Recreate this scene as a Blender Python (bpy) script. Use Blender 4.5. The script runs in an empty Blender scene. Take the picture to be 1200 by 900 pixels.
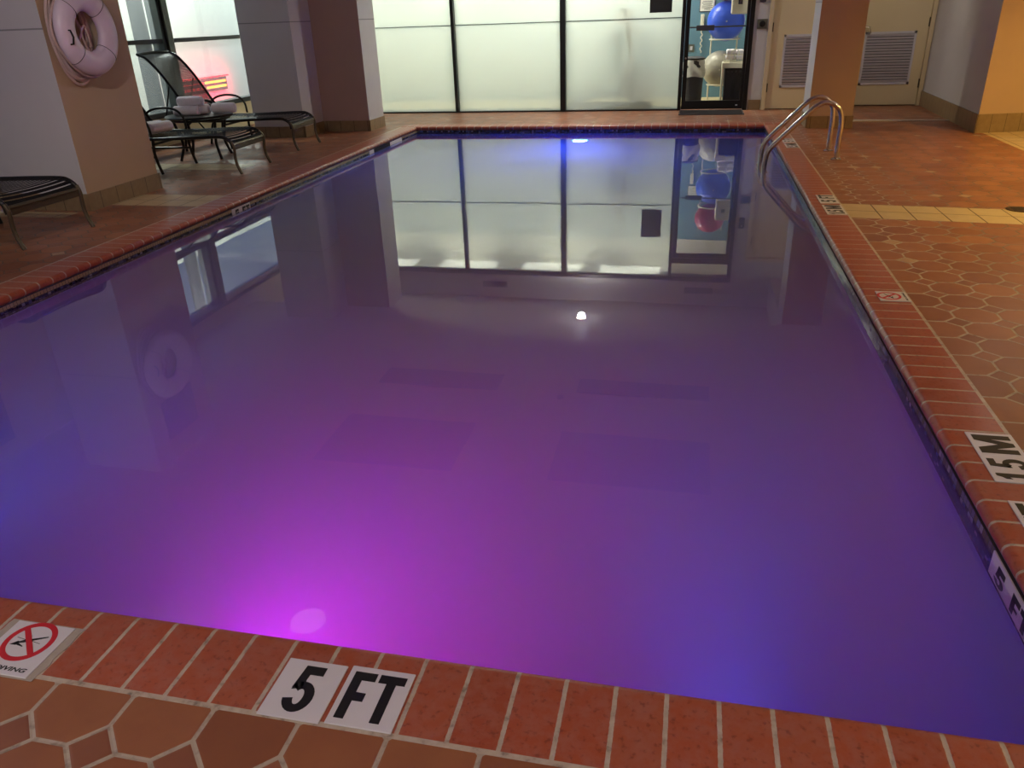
import bpy, bmesh, math, random
from mathutils import Vector, Matrix
random.seed(7)
PI = math.pi
S = bpy.context.scene
COL = S.collection
H = 1.35                      # camera height
WATER = -0.086
PX0, PX1, PY0, PY1 = -3.79, 0.907, 1.276, 10.76   # coping nose outline

# ------------------------------------------------------------------ materials
def srgb(r, g, b):
    def f(c):
        c /= 255.0
        return c / 12.92 if c <= 0.04045 else ((c + 0.055) / 1.055) ** 2.4
    return (f(r), f(g), f(b), 1.0)

class NG:
    """small wrapper that builds a node material"""
    def __init__(self, name):
        self.m = bpy.data.materials.new(name)
        self.m.use_nodes = True
        self.t = self.m.node_tree
        self.t.nodes.clear()
        self.out = self.t.nodes.new('ShaderNodeOutputMaterial')
    def n(self, typ, **kw):
        nd = self.t.nodes.new(typ)
        for k, v in kw.items():
            setattr(nd, k, v)
        return nd
    def put(self, sock, v):
        if isinstance(v, bpy.types.NodeSocket):
            self.t.links.new(v, sock)
        else:
            sock.default_value = v
    def math(self, op, a, b=0.0, c=0.0, clamp=False):
        nd = self.n('ShaderNodeMath', operation=op, use_clamp=clamp)
        for i, v in enumerate((a, b, c)):
            self.put(nd.inputs[i], v)
        return nd.outputs[0]
    def mix(self, fac, a, b):
        nd = self.n('ShaderNodeMix', data_type='RGBA')
        self.put(nd.inputs[0], fac)
        self.put(nd.inputs[6], a)
        self.put(nd.inputs[7], b)
        return nd.outputs[2]
    def mixf(self, fac, a, b):
        nd = self.n('ShaderNodeMix', data_type='FLOAT')
        self.put(nd.inputs[0], fac); self.put(nd.inputs[2], a); self.put(nd.inputs[3], b)
        return nd.outputs[0]
    def pos(self):
        g = self.n('ShaderNodeNewGeometry')
        s = self.n('ShaderNodeSeparateXYZ')
        self.t.links.new(g.outputs['Position'], s.inputs[0])
        return g.outputs['Position'], s.outputs[0], s.outputs[1], s.outputs[2]
    def noise(self, scale, detail=3.0, rough=0.55, vec=None):
        nd = self.n('ShaderNodeTexNoise')
        nd.inputs['Scale'].default_value = scale
        nd.inputs['Detail'].default_value = detail
        nd.inputs['Roughness'].default_value = rough
        if vec is None:
            vec = self.pos()[0]
        self.put(nd.inputs['Vector'], vec)
        return nd.outputs[0]
    def white(self, x, y, z=0.0):
        c = self.n('ShaderNodeCombineXYZ')
        self.put(c.inputs[0], x); self.put(c.inputs[1], y); self.put(c.inputs[2], z)
        w = self.n('ShaderNodeTexWhiteNoise', noise_dimensions='3D')
        self.t.links.new(c.outputs[0], w.inputs[0])
        return w.outputs[0]
    def ramp(self, fac, stops, interp='LINEAR'):
        nd = self.n('ShaderNodeValToRGB')
        nd.color_ramp.interpolation = interp
        e = nd.color_ramp.elements
        while len(e) < len(stops):
            e.new(0.5)
        for i, (p, c) in enumerate(stops):
            e[i].position = p; e[i].color = c
        self.put(nd.inputs[0], fac)
        return nd.outputs[0]
    def bsdf(self, color, rough=0.5, metal=0.0, spec=0.5, bump=None, bstr=0.3, bdist=0.002, coat=0.0, emis=None, estr=0.0, trans=0.0, ior=1.45):
        b = self.n('ShaderNodeBsdfPrincipled')
        self.put(b.inputs['Base Color'], color)
        self.put(b.inputs['Roughness'], rough)
        self.put(b.inputs['Metallic'], metal)
        self.put(b.inputs['Specular IOR Level'], spec)
        self.put(b.inputs['Coat Weight'], coat)
        self.put(b.inputs['Transmission Weight'], trans)
        self.put(b.inputs['IOR'], ior)
        if emis is not None:
            self.put(b.inputs['Emission Color'], emis); self.put(b.inputs['Emission Strength'], estr)
        if bump is not None:
            bp = self.n('ShaderNodeBump')
            bp.inputs['Strength'].default_value = bstr
            bp.inputs['Distance'].default_value = bdist
            self.put(bp.inputs['Height'], bump)
            self.t.links.new(bp.outputs[0], b.inputs['Normal'])
        self.t.links.new(b.outputs[0], self.out.inputs[0])
        return self.m

def plain(name, rgb, rough=0.5, metal=0.0, var=0.06, scale=14.0, bump=0.0, spec=0.5):
    g = NG(name)
    c = srgb(*rgb)
    nz = g.noise(scale)
    lo = tuple(x * (1 - var) for x in c[:3]) + (1,)
    hi = tuple(min(1, x * (1 + var)) for x in c[:3]) + (1,)
    col = g.mix(nz, lo, hi)
    return g.bsdf(col, rough, metal, spec, bump=nz if bump else None, bstr=bump, bdist=0.003)

def paint(name, rgb, groove=None):
    """rolled wall paint with orange-peel and a thin reveal line"""
    g = NG(name)
    c = srgb(*rgb)
    _, x, y, z = g.pos()
    nz = g.noise(3.0, 4)
    fine = g.noise(160.0, 2)
    col = g.mix(nz, tuple(v * 0.93 for v in c[:3]) + (1,), tuple(min(1, v * 1.05) for v in c[:3]) + (1,))
    if groove:
        d = g.math('ABSOLUTE', g.math('SUBTRACT', z, groove))
        ln = g.math('LESS_THAN', d, 0.006)
        col = g.mix(g.math('MULTIPLY', ln, 0.55), col, (0.03, 0.03, 0.035, 1))
    return g.bsdf(col, 0.55, bump=fine, bstr=0.25, bdist=0.002, spec=0.35)

def mat_deck():
    g = NG('terracotta_octagon_tile')
    P, x, y, z = g.pos()
    p = 0.2012
    u = g.math('DIVIDE', g.math('ADD', x, 1.145 + 20 * p), p)
    v = g.math('DIVIDE', g.math('ADD', y, -0.893 + 30 * p), p)
    fa = g.math('ABSOLUTE', g.math('SUBTRACT', g.math('FRACT', u), 0.5))
    fb = g.math('ABSOLUTE', g.math('SUBTRACT', g.math('FRACT', v), 0.5))
    s = g.math('ADD', fa, fb)
    dot = g.math('GREATER_THAN', s, 0.70)
    g2 = g.math('MULTIPLY', g.math('ABSOLUTE', g.math('SUBTRACT', s, 0.70)), 0.7071)
    g1 = g.math('ADD', g.math('SUBTRACT', 0.5, g.math('MAXIMUM', fa, fb)), g.math('MULTIPLY', dot, 5.0))
    d = g.math('MINIMUM', g1, g2)
    rnd_o = g.white(g.math('FLOOR', u), g.math('FLOOR', v))
    rnd_d = g.white(g.math('FLOOR', g.math('ADD', u, 0.5)), g.math('FLOOR', g.math('ADD', v, 0.5)), 3.0)
    nz = g.noise(9.0, 5)
    col_o = g.ramp(rnd_o, [(0, srgb(134, 81, 55)), (0.45, srgb(148, 92, 62)), (0.8, srgb(159, 102, 68)), (1, srgb(142, 87, 60))])
    col_d = g.ramp(rnd_d, [(0, srgb(136, 84, 62)), (0.5, srgb(150, 94, 68)), (0.92, srgb(178, 146, 116)), (1, srgb(190, 160, 130))], 'CONSTANT')
    tile = g.mix(dot, col_o, col_d)
    tile = g.mix(g.math('MULTIPLY', g.math('SUBTRACT', nz, 0.35, clamp=True), 0.8), tile, srgb(116, 62, 50))
    gm = g.math('LESS_THAN', d, 0.027)
    gn = g.noise(30.0, 3)
    grout = g.ramp(gn, [(0.25, srgb(116, 102, 90)), (0.5, srgb(176, 160, 144))])
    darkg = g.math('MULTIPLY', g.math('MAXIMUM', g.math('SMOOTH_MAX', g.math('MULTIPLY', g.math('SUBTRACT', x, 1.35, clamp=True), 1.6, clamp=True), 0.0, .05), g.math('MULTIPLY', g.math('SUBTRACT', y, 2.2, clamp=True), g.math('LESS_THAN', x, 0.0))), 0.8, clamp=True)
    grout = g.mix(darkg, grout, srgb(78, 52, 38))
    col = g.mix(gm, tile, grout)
    # cream bands of rectangular tiles
    def band(a, b, coord):
        return g.math('MULTIPLY', g.math('GREATER_THAN', coord, a), g.math('LESS_THAN', coord, b))
    yy = g.math('ADD', y, g.math('MULTIPLY', g.math('SUBTRACT', x, 1.15), 0.11))
    yb = g.mixf(g.math('GREATER_THAN', x, 0.0), y, yy)
    b1 = band(5.75, 6.20, yb)
    b2 = g.math('MULTIPLY', band(7.42, 7.76, y), g.math('LESS_THAN', x, -4.6))
    b3 = g.math('MULTIPLY', band(5.28, 5.46, y), g.math('LESS_THAN', x, -4.95))
    b4 = g.math('GREATER_THAN', x, 3.19)
    cream = g.math('MAXIMUM', g.math('MAXIMUM', b1, b2), g.math('MAXIMUM', b3, b4))
    cu = g.math('FRACT', g.math('DIVIDE', g.math('SUBTRACT', x, 1.122 - 0.213 * 40), 0.213))
    cv = g.math('FRACT', g.math('DIVIDE', g.math('SUBTRACT', yb, 5.75 - 0.225 * 40), 0.225))
    cd = g.math('MINIMUM', g.math('SUBTRACT', 0.5, g.math('ABSOLUTE', g.math('SUBTRACT', cu, 0.5))),
                g.math('SUBTRACT', 0.5, g.math('ABSOLUTE', g.math('SUBTRACT', cv, 0.5))))
    ctile = g.mix(nz, srgb(176, 150, 108), srgb(196, 172, 132))
    ccol = g.mix(g.math('LESS_THAN', cd, 0.02), ctile, srgb(92, 70, 50))
    col = g.mix(cream, col, ccol)
    hgt = g.mixf(cream, g.math('SMOOTH_MIN', d, 0.05, 0.02), g.math('MULTIPLY', g.math('MINIMUM', cd, 0.04), 1.0))
    hgt = g.math('ADD', g.math('MULTIPLY', hgt, 20.0), g.math('MULTIPLY', g.noise(22, 3), 0.25))
    rough = g.math('ADD', 0.26, g.math('MULTIPLY', g.noise(5.0, 4), 0.28))
    return g.bsdf(col, rough, bump=hgt, bstr=0.3, bdist=0.004, spec=0.5)

def mat_coping(axis):
    g = NG('terracotta_coping_brick_' + ('x' if axis == 0 else 'y'))
    P, x, y, z = g.pos()
    c = x if axis == 0 else y
    w = 0.1102
    u = g.math('DIVIDE', g.math('ADD', c, 1.408 + w * 60 if axis == 0 else -2.285 + w * 60), w)
    f = g.math('FRACT', u)
    d = g.math('SUBTRACT', 0.5, g.math('ABSOLUTE', g.math('SUBTRACT', f, 0.5)))
    rnd = g.white(g.math('FLOOR', u), 1.0)
    blot = g.noise(26.0, 5, 0.65)
    fine = g.noise(120.0, 3)
    tile = g.ramp(rnd, [(0, srgb(158, 78, 52)), (0.5, srgb(170, 84, 56)), (1, srgb(164, 88, 62))])
    tile = g.mix(g.ramp(blot, [(0.42, (0, 0, 0, 1)), (0.62, (0.55, 0.55, 0.55, 1))]), tile, srgb(168, 104, 90))
    tile = g.mix(g.ramp(g.noise(60.0, 4), [(0.56, (0, 0, 0, 1)), (0.7, (0.5, 0.5, 0.5, 1))]), tile, srgb(96, 40, 28))
    gw = g.math('ADD', 0.046, g.math('MULTIPLY', g.math('SUBTRACT', fine, 0.5), 0.03))
    gm = g.math('LESS_THAN', d, gw)
    if axis == 0:
        e = g.math('SUBTRACT', y, 1.0415)
        e = g.math('MAXIMUM', e, g.math('GREATER_THAN', y, 5.0))
    else:
        e = g.math('MINIMUM', g.math('ABSOLUTE', g.math('SUBTRACT', x, 1.126)), g.math('ABSOLUTE', g.math('SUBTRACT', x, -4.02)))
    gm = g.math('MAXIMUM', gm, g.math('LESS_THAN', e, 0.008))
    grout = g.ramp(g.noise(35.0, 4), [(0.28, srgb(126, 114, 102)), (0.42, srgb(178, 162, 146)), (0.7, srgb(196, 182, 166))])
    col = g.mix(gm, tile, grout)
    h = g.math('ADD', g.math('MULTIPLY', g.math('MINIMUM', d, 0.08), 12.0), g.math('MULTIPLY', blot, 0.5))
    rough = g.math('ADD', 0.20, g.math('MULTIPLY', blot, 0.25))
    return g.bsdf(col, rough, bump=h, bstr=0.4, bdist=0.003, spec=0.5)

def mat_mosaic(axis):
    g = NG('waterline_mosaic_' + ('x' if axis == 0 else 'y'))
    P, x, y, z = g.pos()
    c = x if axis == 0 else y
    w = 0.026
    u = g.math('DIVIDE', g.math('ADD', c, 20.0), w)
    v = g.math('DIVIDE', g.math('ADD', z, 2.0), w)
    du = g.math('SUBTRACT', 0.5, g.math('ABSOLUTE', g.math('SUBTRACT', g.math('FRACT', u), 0.5)))
    dv = g.math('SUBTRACT', 0.5, g.math('ABSOLUTE', g.math('SUBTRACT', g.math('FRACT', v), 0.5)))
    r = g.white(g.math('FLOOR', u), g.math('FLOOR', v))
    tile = g.ramp(r, [(0, srgb(20, 20, 32)), (0.35, srgb(44, 50, 90)), (0.6, srgb(74, 84, 130)), (0.78, srgb(30, 33, 60)), (0.92, srgb(128, 128, 152))], 'CONSTANT')
    stain = g.noise(14.0, 5, 0.7)
    edge = g.math('ADD', -0.078, g.math('MULTIPLY', g.math('SUBTRACT', stain, 0.5), 0.03))
    scale_ = g.math('GREATER_THAN', z, edge)
    if axis == 1:
        onleft = g.math('LESS_THAN', x, -2.0)
        lime = g.mix(stain, srgb(130, 114, 86), srgb(196, 178, 142))
        tile = g.mix(g.math('MULTIPLY', scale_, g.mixf(onleft, 0.28, 0.85)), tile, lime)
    col = g.mix(g.math('LESS_THAN', g.math('MINIMUM', du, dv), 0.06), tile, srgb(60, 58, 64))
    return g.bsdf(col, 0.18, spec=0.5)

def mat_base_tile():
    g = NG('tan_baseboard_tile')
    P, x, y, z = g.pos()
    s = g.math('ADD', x, y)
    d = g.math('ABSOLUTE', g.math('SUBTRACT', g.math('FRACT', g.math('DIVIDE', s, 0.2)), 0.5))
    nz = g.noise(16.0, 4)
    tile = g.mix(nz, srgb(122, 100, 72), srgb(152, 130, 98))
    col = g.mix(g.math('GREATER_THAN', d, 0.485), tile, srgb(70, 58, 44))
    return g.bsdf(col, 0.4, bump=nz, bstr=0.15)

def mat_frost():
    g = NG('frosted_glass')
    tr = g.n('ShaderNodeBsdfTranslucent'); tr.inputs[0].default_value = (0.80, 0.84, 0.80, 1)
    rf = g.n('ShaderNodeBsdfRefraction'); rf.inputs['Color'].default_value = (0.93, 0.97, 0.93, 1)
    rf.inputs['Roughness'].default_value = 0.27; rf.inputs['IOR'].default_value = 1.12
    df = g.n('ShaderNodeBsdfDiffuse'); df.inputs[0].default_value = (0.75, 0.78, 0.75, 1)
    m1 = g.n('ShaderNodeMixShader'); m1.inputs[0].default_value = 0.45
    g.t.links.new(tr.outputs[0], m1.inputs[1]); g.t.links.new(rf.outputs[0], m1.inputs[2])
    m2 = g.n('ShaderNodeMixShader'); m2.inputs[0].default_value = 0.12
    g.t.links.new(m1.outputs[0], m2.inputs[1]); g.t.links.new(df.outputs[0], m2.inputs[2])
    g.t.links.new(m2.outputs[0], g.out.inputs[0])
    return g.m

def mat_clear(name, tint=(0.97, 0.99, 0.98, 1), refl=0.08, blur=0.0):
    g = NG(name)
    if blur:
        a = g.n('ShaderNodeBsdfTranslucent'); a.inputs[0].default_value = (.85, .9, .9, 1)
        t0 = g.n('ShaderNodeBsdfTransparent'); t0.inputs[0].default_value = tint
        mm = g.n('ShaderNodeMixShader'); mm.inputs[0].default_value = 1.0 - blur
        g.t.links.new(a.outputs[0], mm.inputs[1]); g.t.links.new(t0.outputs[0], mm.inputs[2])
        base = mm.outputs[0]
    else:
        a = g.n('ShaderNodeBsdfTransparent'); a.inputs[0].default_value = tint
        base = a.outputs[0]
    gl = g.n('ShaderNodeBsdfGlossy'); gl.inputs['Roughness'].default_value = 0.02
    lw = g.n('ShaderNodeFresnel'); lw.inputs[0].default_value = 1.45
    m = g.n('ShaderNodeMixShader')
    gg = g.n('ShaderNodeNewGeometry')
    g.put(m.inputs[0], g.math('MULTIPLY', g.math('MULTIPLY', lw.outputs[0], refl / 0.08), g.math('SUBTRACT', 1.0, gg.outputs['Backfacing'])))
    g.t.links.new(base, m.inputs[1]); g.t.links.new(gl.outputs[0], m.inputs[2])
    g.t.links.new(m.outputs[0], g.out.inputs[0])
    return g.m

WATER_IOR = 1.48
def mat_water():
    g = NG('cloudy_pool_water')
    gl = g.n('ShaderNodeBsdfGlass')
    gl.inputs['Color'].default_value = (1, 1, 1, 1)
    gl.inputs['Roughness'].default_value = 0.0
    gl.inputs['IOR'].default_value = WATER_IOR
    nz = g.noise(1.6, 2)
    bp = g.n('ShaderNodeBump'); bp.inputs['Strength'].default_value = 0.02; bp.inputs['Distance'].default_value = 0.02
    g.put(bp.inputs['Height'], nz)
    g.t.links.new(bp.outputs[0], gl.inputs['Normal'])
    g.t.links.new(gl.outputs[0], g.out.inputs[0])
    vs = g.n('ShaderNodeVolumeScatter')
    vs.inputs['Color'].default_value = (0.25, 0.38, 0.96, 1)
    vs.inputs['Density'].default_value = 0.85
    vs.inputs['Anisotropy'].default_value = 0.2
    g.t.links.new(vs.outputs[0], g.out.inputs[1])
    return g.m

def glow(name, rgb, strength):
    g = NG(name)
    e = g.n('ShaderNodeEmission'); e.inputs[0].default_value = srgb(*rgb); e.inputs[1].default_value = strength
    g.t.links.new(e.outputs[0], g.out.inputs[0])
    return g.m

def mat_weave(name, open_=True):
    g = NG(name)
    tc = g.n('ShaderNodeTexCoord')
    sp = g.n('ShaderNodeSeparateXYZ'); g.t.links.new(tc.outputs['UV'], sp.inputs[0])
    u, v = sp.outputs[0], sp.outputs[1]
    a = g.math('FRACT', g.math('MULTIPLY', u, 46.0)); b = g.math('FRACT', g.math('MULTIPLY', v, 60.0))
    hole = g.math('MULTIPLY', g.math('GREATER_THAN', a, 0.70), g.math('GREATER_THAN', b, 0.60))
    col = g.mix(g.noise(40.0), srgb(26, 23, 24), srgb(48, 43, 42))
    b_ = g.n('ShaderNodeBsdfPrincipled')
    g.put(b_.inputs['Base Color'], col); b_.inputs['Roughness'].default_value = 0.45
    t = g.n('ShaderNodeBsdfTransparent')
    m = g.n('ShaderNodeMixShader'); g.put(m.inputs[0], hole)
    g.t.links.new(b_.outputs[0], m.inputs[1]); g.t.links.new(t.outputs[0], m.inputs[2])
    g.t.links.new(m.outputs[0], g.out.inputs[0])
    return g.m

M = {}
M['deck'] = mat_deck()
M['cop_x'] = mat_coping(0); M['cop_y'] = mat_coping(1)
M['mos_x'] = mat_mosaic(0); M['mos_y'] = mat_mosaic(1)
M['plaster'] = plain('pool_plaster', (128, 136, 214), 0.7, var=0.05, scale=4)
M['gray'] = paint('grey_wall_paint', (192, 188, 188), 1.39)
M['gray_plain'] = paint('grey_header_paint', (196, 194, 196))
M['tan'] = paint('tan_wall_paint', (182, 155, 128))
M['tan_shaded'] = paint('shaded_tan_wall_paint', (172, 144, 132))  # same tan paint, with the dim light on the far pier put into its colour
M['ceil'] = paint('ceiling_paint', (206, 200, 206))
M['alcove'] = paint('alcove_ceiling_paint', (214, 212, 214))
M['cream_paint'] = paint('cream_door_paint', (214, 198, 160))
M['base'] = mat_base_tile()
M['frost'] = mat_frost()
M['clear'] = mat_clear('clear_glass')
M['foggy'] = mat_clear('fogged_window_glass', (0.90, 0.94, 0.93, 1), 0.08, 0.12)
M['water'] = mat_water()
M['black'] = plain('black_frame_metal', (14, 14, 15), 0.4)
M['blackmatte'] = plain('black_panel', (10, 10, 12), 0.6)
M['mullion'] = plain('grey_green_mullion_metal', (104, 108, 98), 0.35, 0.4)
M['bronze'] = plain('dark_bronze_metal', (34, 30, 28), 0.32, 0.5)
M['bronze_light'] = plain('worn_bronze_metal', (92, 84, 70), 0.35, 0.7)
M['strap'] = plain('dark_vinyl_strap', (26, 24, 27), 0.55, spec=0.2)
M['weave'] = mat_weave('dark_woven_mesh')
M['steel'] = plain('brushed_stainless_steel', (196, 190, 184), 0.2, 1.0, var=0.04, scale=50)
M['towel'] = plain('white_towel_cotton', (226, 220, 226), 0.9, var=0.08, scale=60, bump=0.5)
M['ring'] = plain('white_ring_vinyl', (214, 196, 212), 0.38, var=0.05)
M['rope'] = plain('pale_rope', (190, 164, 158), 0.8, var=0.15, scale=80)
M['ink'] = plain('black_marker_ink', (22, 22, 26), 0.5, var=0.3, scale=40)
M['tile_white'] = plain('white_ceramic_tile', (210, 206, 212), 0.28, var=0.05, scale=20)
M['mortar'] = plain('pale_mortar', (168, 156, 146), 0.85, var=0.18, scale=40, bump=0.6)
M['signred'] = plain('red_sign_enamel', (196, 34, 48), 0.4)
M['louver'] = plain('white_louver_metal', (200, 198, 206), 0.4)
M['louver_dark'] = plain('dark_louver_gap', (40, 38, 46), 0.7)
M['blue_ball'] = plain('blue_ball_vinyl', (58, 96, 226), 0.3)
M['silver_ball'] = plain('silver_ball_vinyl', (172, 166, 152), 0.3)
M['pink_ball'] = plain('pink_ball_vinyl', (182, 66, 112), 0.3)
M['blue_wall'] = plain('blue_gym_paint', (98, 136, 156), 0.6)
M['gym_white'] = plain('white_gym_paint', (226, 224, 214), 0.7)
M['gym_floor'] = plain('pale_gym_floor', (206, 186, 142), 0.5)
M['offwhite'] = plain('off_white_plastic', (222, 216, 194), 0.45)
M['paper'] = plain('white_paper', (236, 234, 224), 0.8)
M['grey_plastic'] = plain('dark_grey_plastic', (58, 56, 58), 0.5)
M['liner'] = plain('white_bin_liner', (214, 212, 206), 0.35, var=0.15, scale=12, bump=0.8)
M['rubber'] = plain('grey_rubber_mat', (62, 60, 62), 0.75, var=0.12, scale=120, bump=0.5)
M['outside_wall'] = plain('pale_concrete', (206, 208, 198), 0.8)
M['outside_ground'] = plain('grey_pavement', (96, 96, 98), 0.8)
M['drain'] = plain('dark_brass', (70, 52, 36), 0.4, 0.8)

# ------------------------------------------------------------------ mesh helpers
class MB:
    def __init__(self):
        self.bm = bmesh.new()
    def box(self, x0, x1, y0, y1, z0, z1, bev=0.0, seg=2, mat=None):
        r = bmesh.ops.create_cube(self.bm, size=1.0)
        vs = r['verts']
        bmesh.ops.scale(self.bm, vec=(abs(x1 - x0), abs(y1 - y0), abs(z1 - z0)), verts=vs)
        bmesh.ops.translate(self.bm, vec=((x0 + x1) / 2, (y0 + y1) / 2, (z0 + z1) / 2), verts=vs)
        if bev:
            es = list({e for v in vs for e in v.link_edges})
            r2 = bmesh.ops.bevel(self.bm, geom=es, offset=bev, segments=seg, affect='EDGES', profile=0.6)
            vs = r2['verts'] if 'verts' in r2 else vs
        if mat is not None:
            bmesh.ops.transform(self.bm, matrix=mat, verts=vs)
        return self
    def tube(self, pts, r, n=10, closed=False, smooth_pts=0):
        pts = [Vector(p) for p in pts]
        if smooth_pts:
            pts = catmull(pts, smooth_pts, closed)
        rs = r if isinstance(r, (list, tuple)) else [r] * len(pts)
        if len(rs) != len(pts):
            rs = [rs[min(len(rs) - 1, int(i * len(rs) / len(pts)))] for i in range(len(pts))]
        rings = []
        up = Vector((0, 0, 1))
        m = len(pts)
        prev = None
        for i, p in enumerate(pts):
            if closed:
                t = (pts[(i + 1) % m] - pts[i - 1]).normalized()
            else:
                t = (pts[min(i + 1, m - 1)] - pts[max(i - 1, 0)]).normalized()
            if prev is None:
                a = up.cross(t)
                if a.length < 0.05:
                    a = Vector((1, 0, 0)).cross(t)
                a.normalize()
            else:
                a = (prev - t * prev.dot(t)).normalized()
            prev = a
            b = t.cross(a)
            rings.append([self.bm.verts.new(p + (a * math.cos(2 * PI * k / n) + b * math.sin(2 * PI * k / n)) * rs[i]) for k in range(n)])
        for i in range(m if closed else m - 1):
            A, B = rings[i], rings[(i + 1) % m]
            for k in range(n):
                self.bm.faces.new((A[k], A[(k + 1) % n], B[(k + 1) % n], B[k]))
        if not closed:
            self.bm.faces.new(list(reversed(rings[0]))); self.bm.faces.new(rings[-1])
        return self
    def lathe(self, prof, n=32, center=(0, 0, 0), axis='Z'):
        c = Vector(center)
        rings = []
        for (r, h) in prof:
            ring = []
            for k in range(n):
                a = 2 * PI * k / n
                if axis == 'Z':
                    v = Vector((r * math.cos(a), r * math.sin(a), h))
                elif axis == 'Y':
                    v = Vector((r * math.cos(a), h, r * math.sin(a)))
                else:
                    v = Vector((h, r * math.cos(a), r * math.sin(a)))
                ring.append(self.bm.verts.new(c + v))
            rings.append(ring)
        for A, B in zip(rings, rings[1:]):
            for k in range(n):
                self.bm.faces.new((A[k], A[(k + 1) % n], B[(k + 1) % n], B[k]))
        self.bm.faces.new(list(reversed(rings[0]))); self.bm.faces.new(rings[-1])
        return self
    def ball(self, c, r, u=40, v=24, sc=(1, 1, 1)):
        rr = bmesh.ops.create_uvsphere(self.bm, u_segments=u, v_segments=v, radius=r)
        bmesh.ops.scale(self.bm, vec=sc, verts=rr['verts'])
        bmesh.ops.translate(self.bm, vec=c, verts=rr['verts'])
        return self
    def poly(self, pts, z0, z1):
        a = [self.bm.verts.new((p[0], p[1], z0)) for p in pts]
        b = [self.bm.verts.new((p[0], p[1], z1)) for p in pts]
        n = len(pts)
        self.bm.faces.new(list(reversed(a))); self.bm.faces.new(b)
        for i in range(n):
            self.bm.faces.new((a[i], a[(i + 1) % n], b[(i + 1) % n], b[i]))
        return self
    def sweep(self, prof, pathdir, a, b, flip=False):
        """profile (list of (d, z)) extruded along 'x' or 'y' from a to b; d is the other coordinate"""
        def mk(t, d, z):
            return self.bm.verts.new((t, d, z) if pathdir == 'x' else (d, t, z))
        A = [mk(a, d, z) for d, z in prof]; B = [mk(b, d, z) for d, z in prof]
        n = len(prof)
        for i in range(n):
            self.bm.faces.new((A[i], A[(i + 1) % n], B[(i + 1) % n], B[i]))
        self.bm.faces.new(list(reversed(A))); self.bm.faces.new(B)
        return self
    def strip(self, rows, thick=0.0, uv=False):
        """grid surface from rows of points"""
        g = [[self.bm.verts.new(p) for p in row] for row in rows]
        faces = []
        uvl = self.bm.loops.layers.uv.verify() if uv else None
        R, C = len(g), len(g[0])
        for i in range(R - 1):
            for j in range(C - 1):
                f = self.bm.faces.new((g[i][j], g[i][j + 1], g[i + 1][j + 1], g[i + 1][j]))
                faces.append(f)
                if uv:
                    for lp, (a, b) in zip(f.loops, ((i, j), (i, j + 1), (i + 1, j + 1), (i + 1, j))):
                        lp[uvl].uv = (b / (C - 1), a / (R - 1))
        if thick:
            bmesh.ops.solidify(self.bm, geom=faces, thickness=thick)
        return self
    def build(self, name, mat, parent=None, smooth=False, angle=40):
        bmesh.ops.recalc_face_normals(self.bm, faces=self.bm.faces[:])
        me = bpy.data.meshes.new(name)
        self.bm.to_mesh(me); self.bm.free()
        mats = mat if isinstance(mat, (list, tuple)) else [mat]
        for m in mats:
            me.materials.append(m)
        if smooth:
            for p in me.polygons:
                p.use_smooth = True
            try:
                me.set_sharp_from_angle(angle=math.radians(angle))
            except Exception:
                pass
        o = bpy.data.objects.new(name, me)
        COL.objects.link(o)
        if parent is not None:
            o.parent = parent
        return o

def catmull(pts, k, closed=False):
    out = []
    n = len(pts)
    rng = range(n if closed else n - 1)
    for i in rng:
        if closed:
            p0, p1, p2, p3 = pts[i - 1], pts[i], pts[(i + 1) % n], pts[(i + 2) % n]
        else:
            p1, p2 = pts[i], pts[i + 1]
            p0 = pts[i - 1] if i else p1 * 2 - p2
            p3 = pts[i + 2] if i + 2 < n else p2 * 2 - p1
        for s in range(k):
            t = s / k
            out.append(0.5 * ((2 * p1) + (p2 - p0) * t + (2 * p0 - 5 * p1 + 4 * p2 - p3) * t * t + (3 * p1 - p0 - 3 * p2 + p3) * t ** 3))
    if not closed:
        out.append(pts[-1])
    return out

def tag(o, label, cat, group=None, kind=None):
    o['label'] = label; o['category'] = cat
    if group: o['group'] = group
    if kind: o['kind'] = kind
    return o
def struct(o):
    o['kind'] = 'structure'
    return o
def thing(name, label, cat, loc=(0, 0, 0), rz=0.0, group=None):
    o = bpy.data.objects.new(name, None)
    o.empty_display_size = 0.1
    COL.objects.link(o)
    o.location = loc; o.rotation_euler = (0, 0, rz)
    return tag(o, label, cat, group)
def copy_tree(o, parent=None):
    c = o.copy(); COL.objects.link(c)
    if parent is not None: c.parent = parent
    for ch in list(o.children):
        copy_tree(ch, c)
    return c

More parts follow.
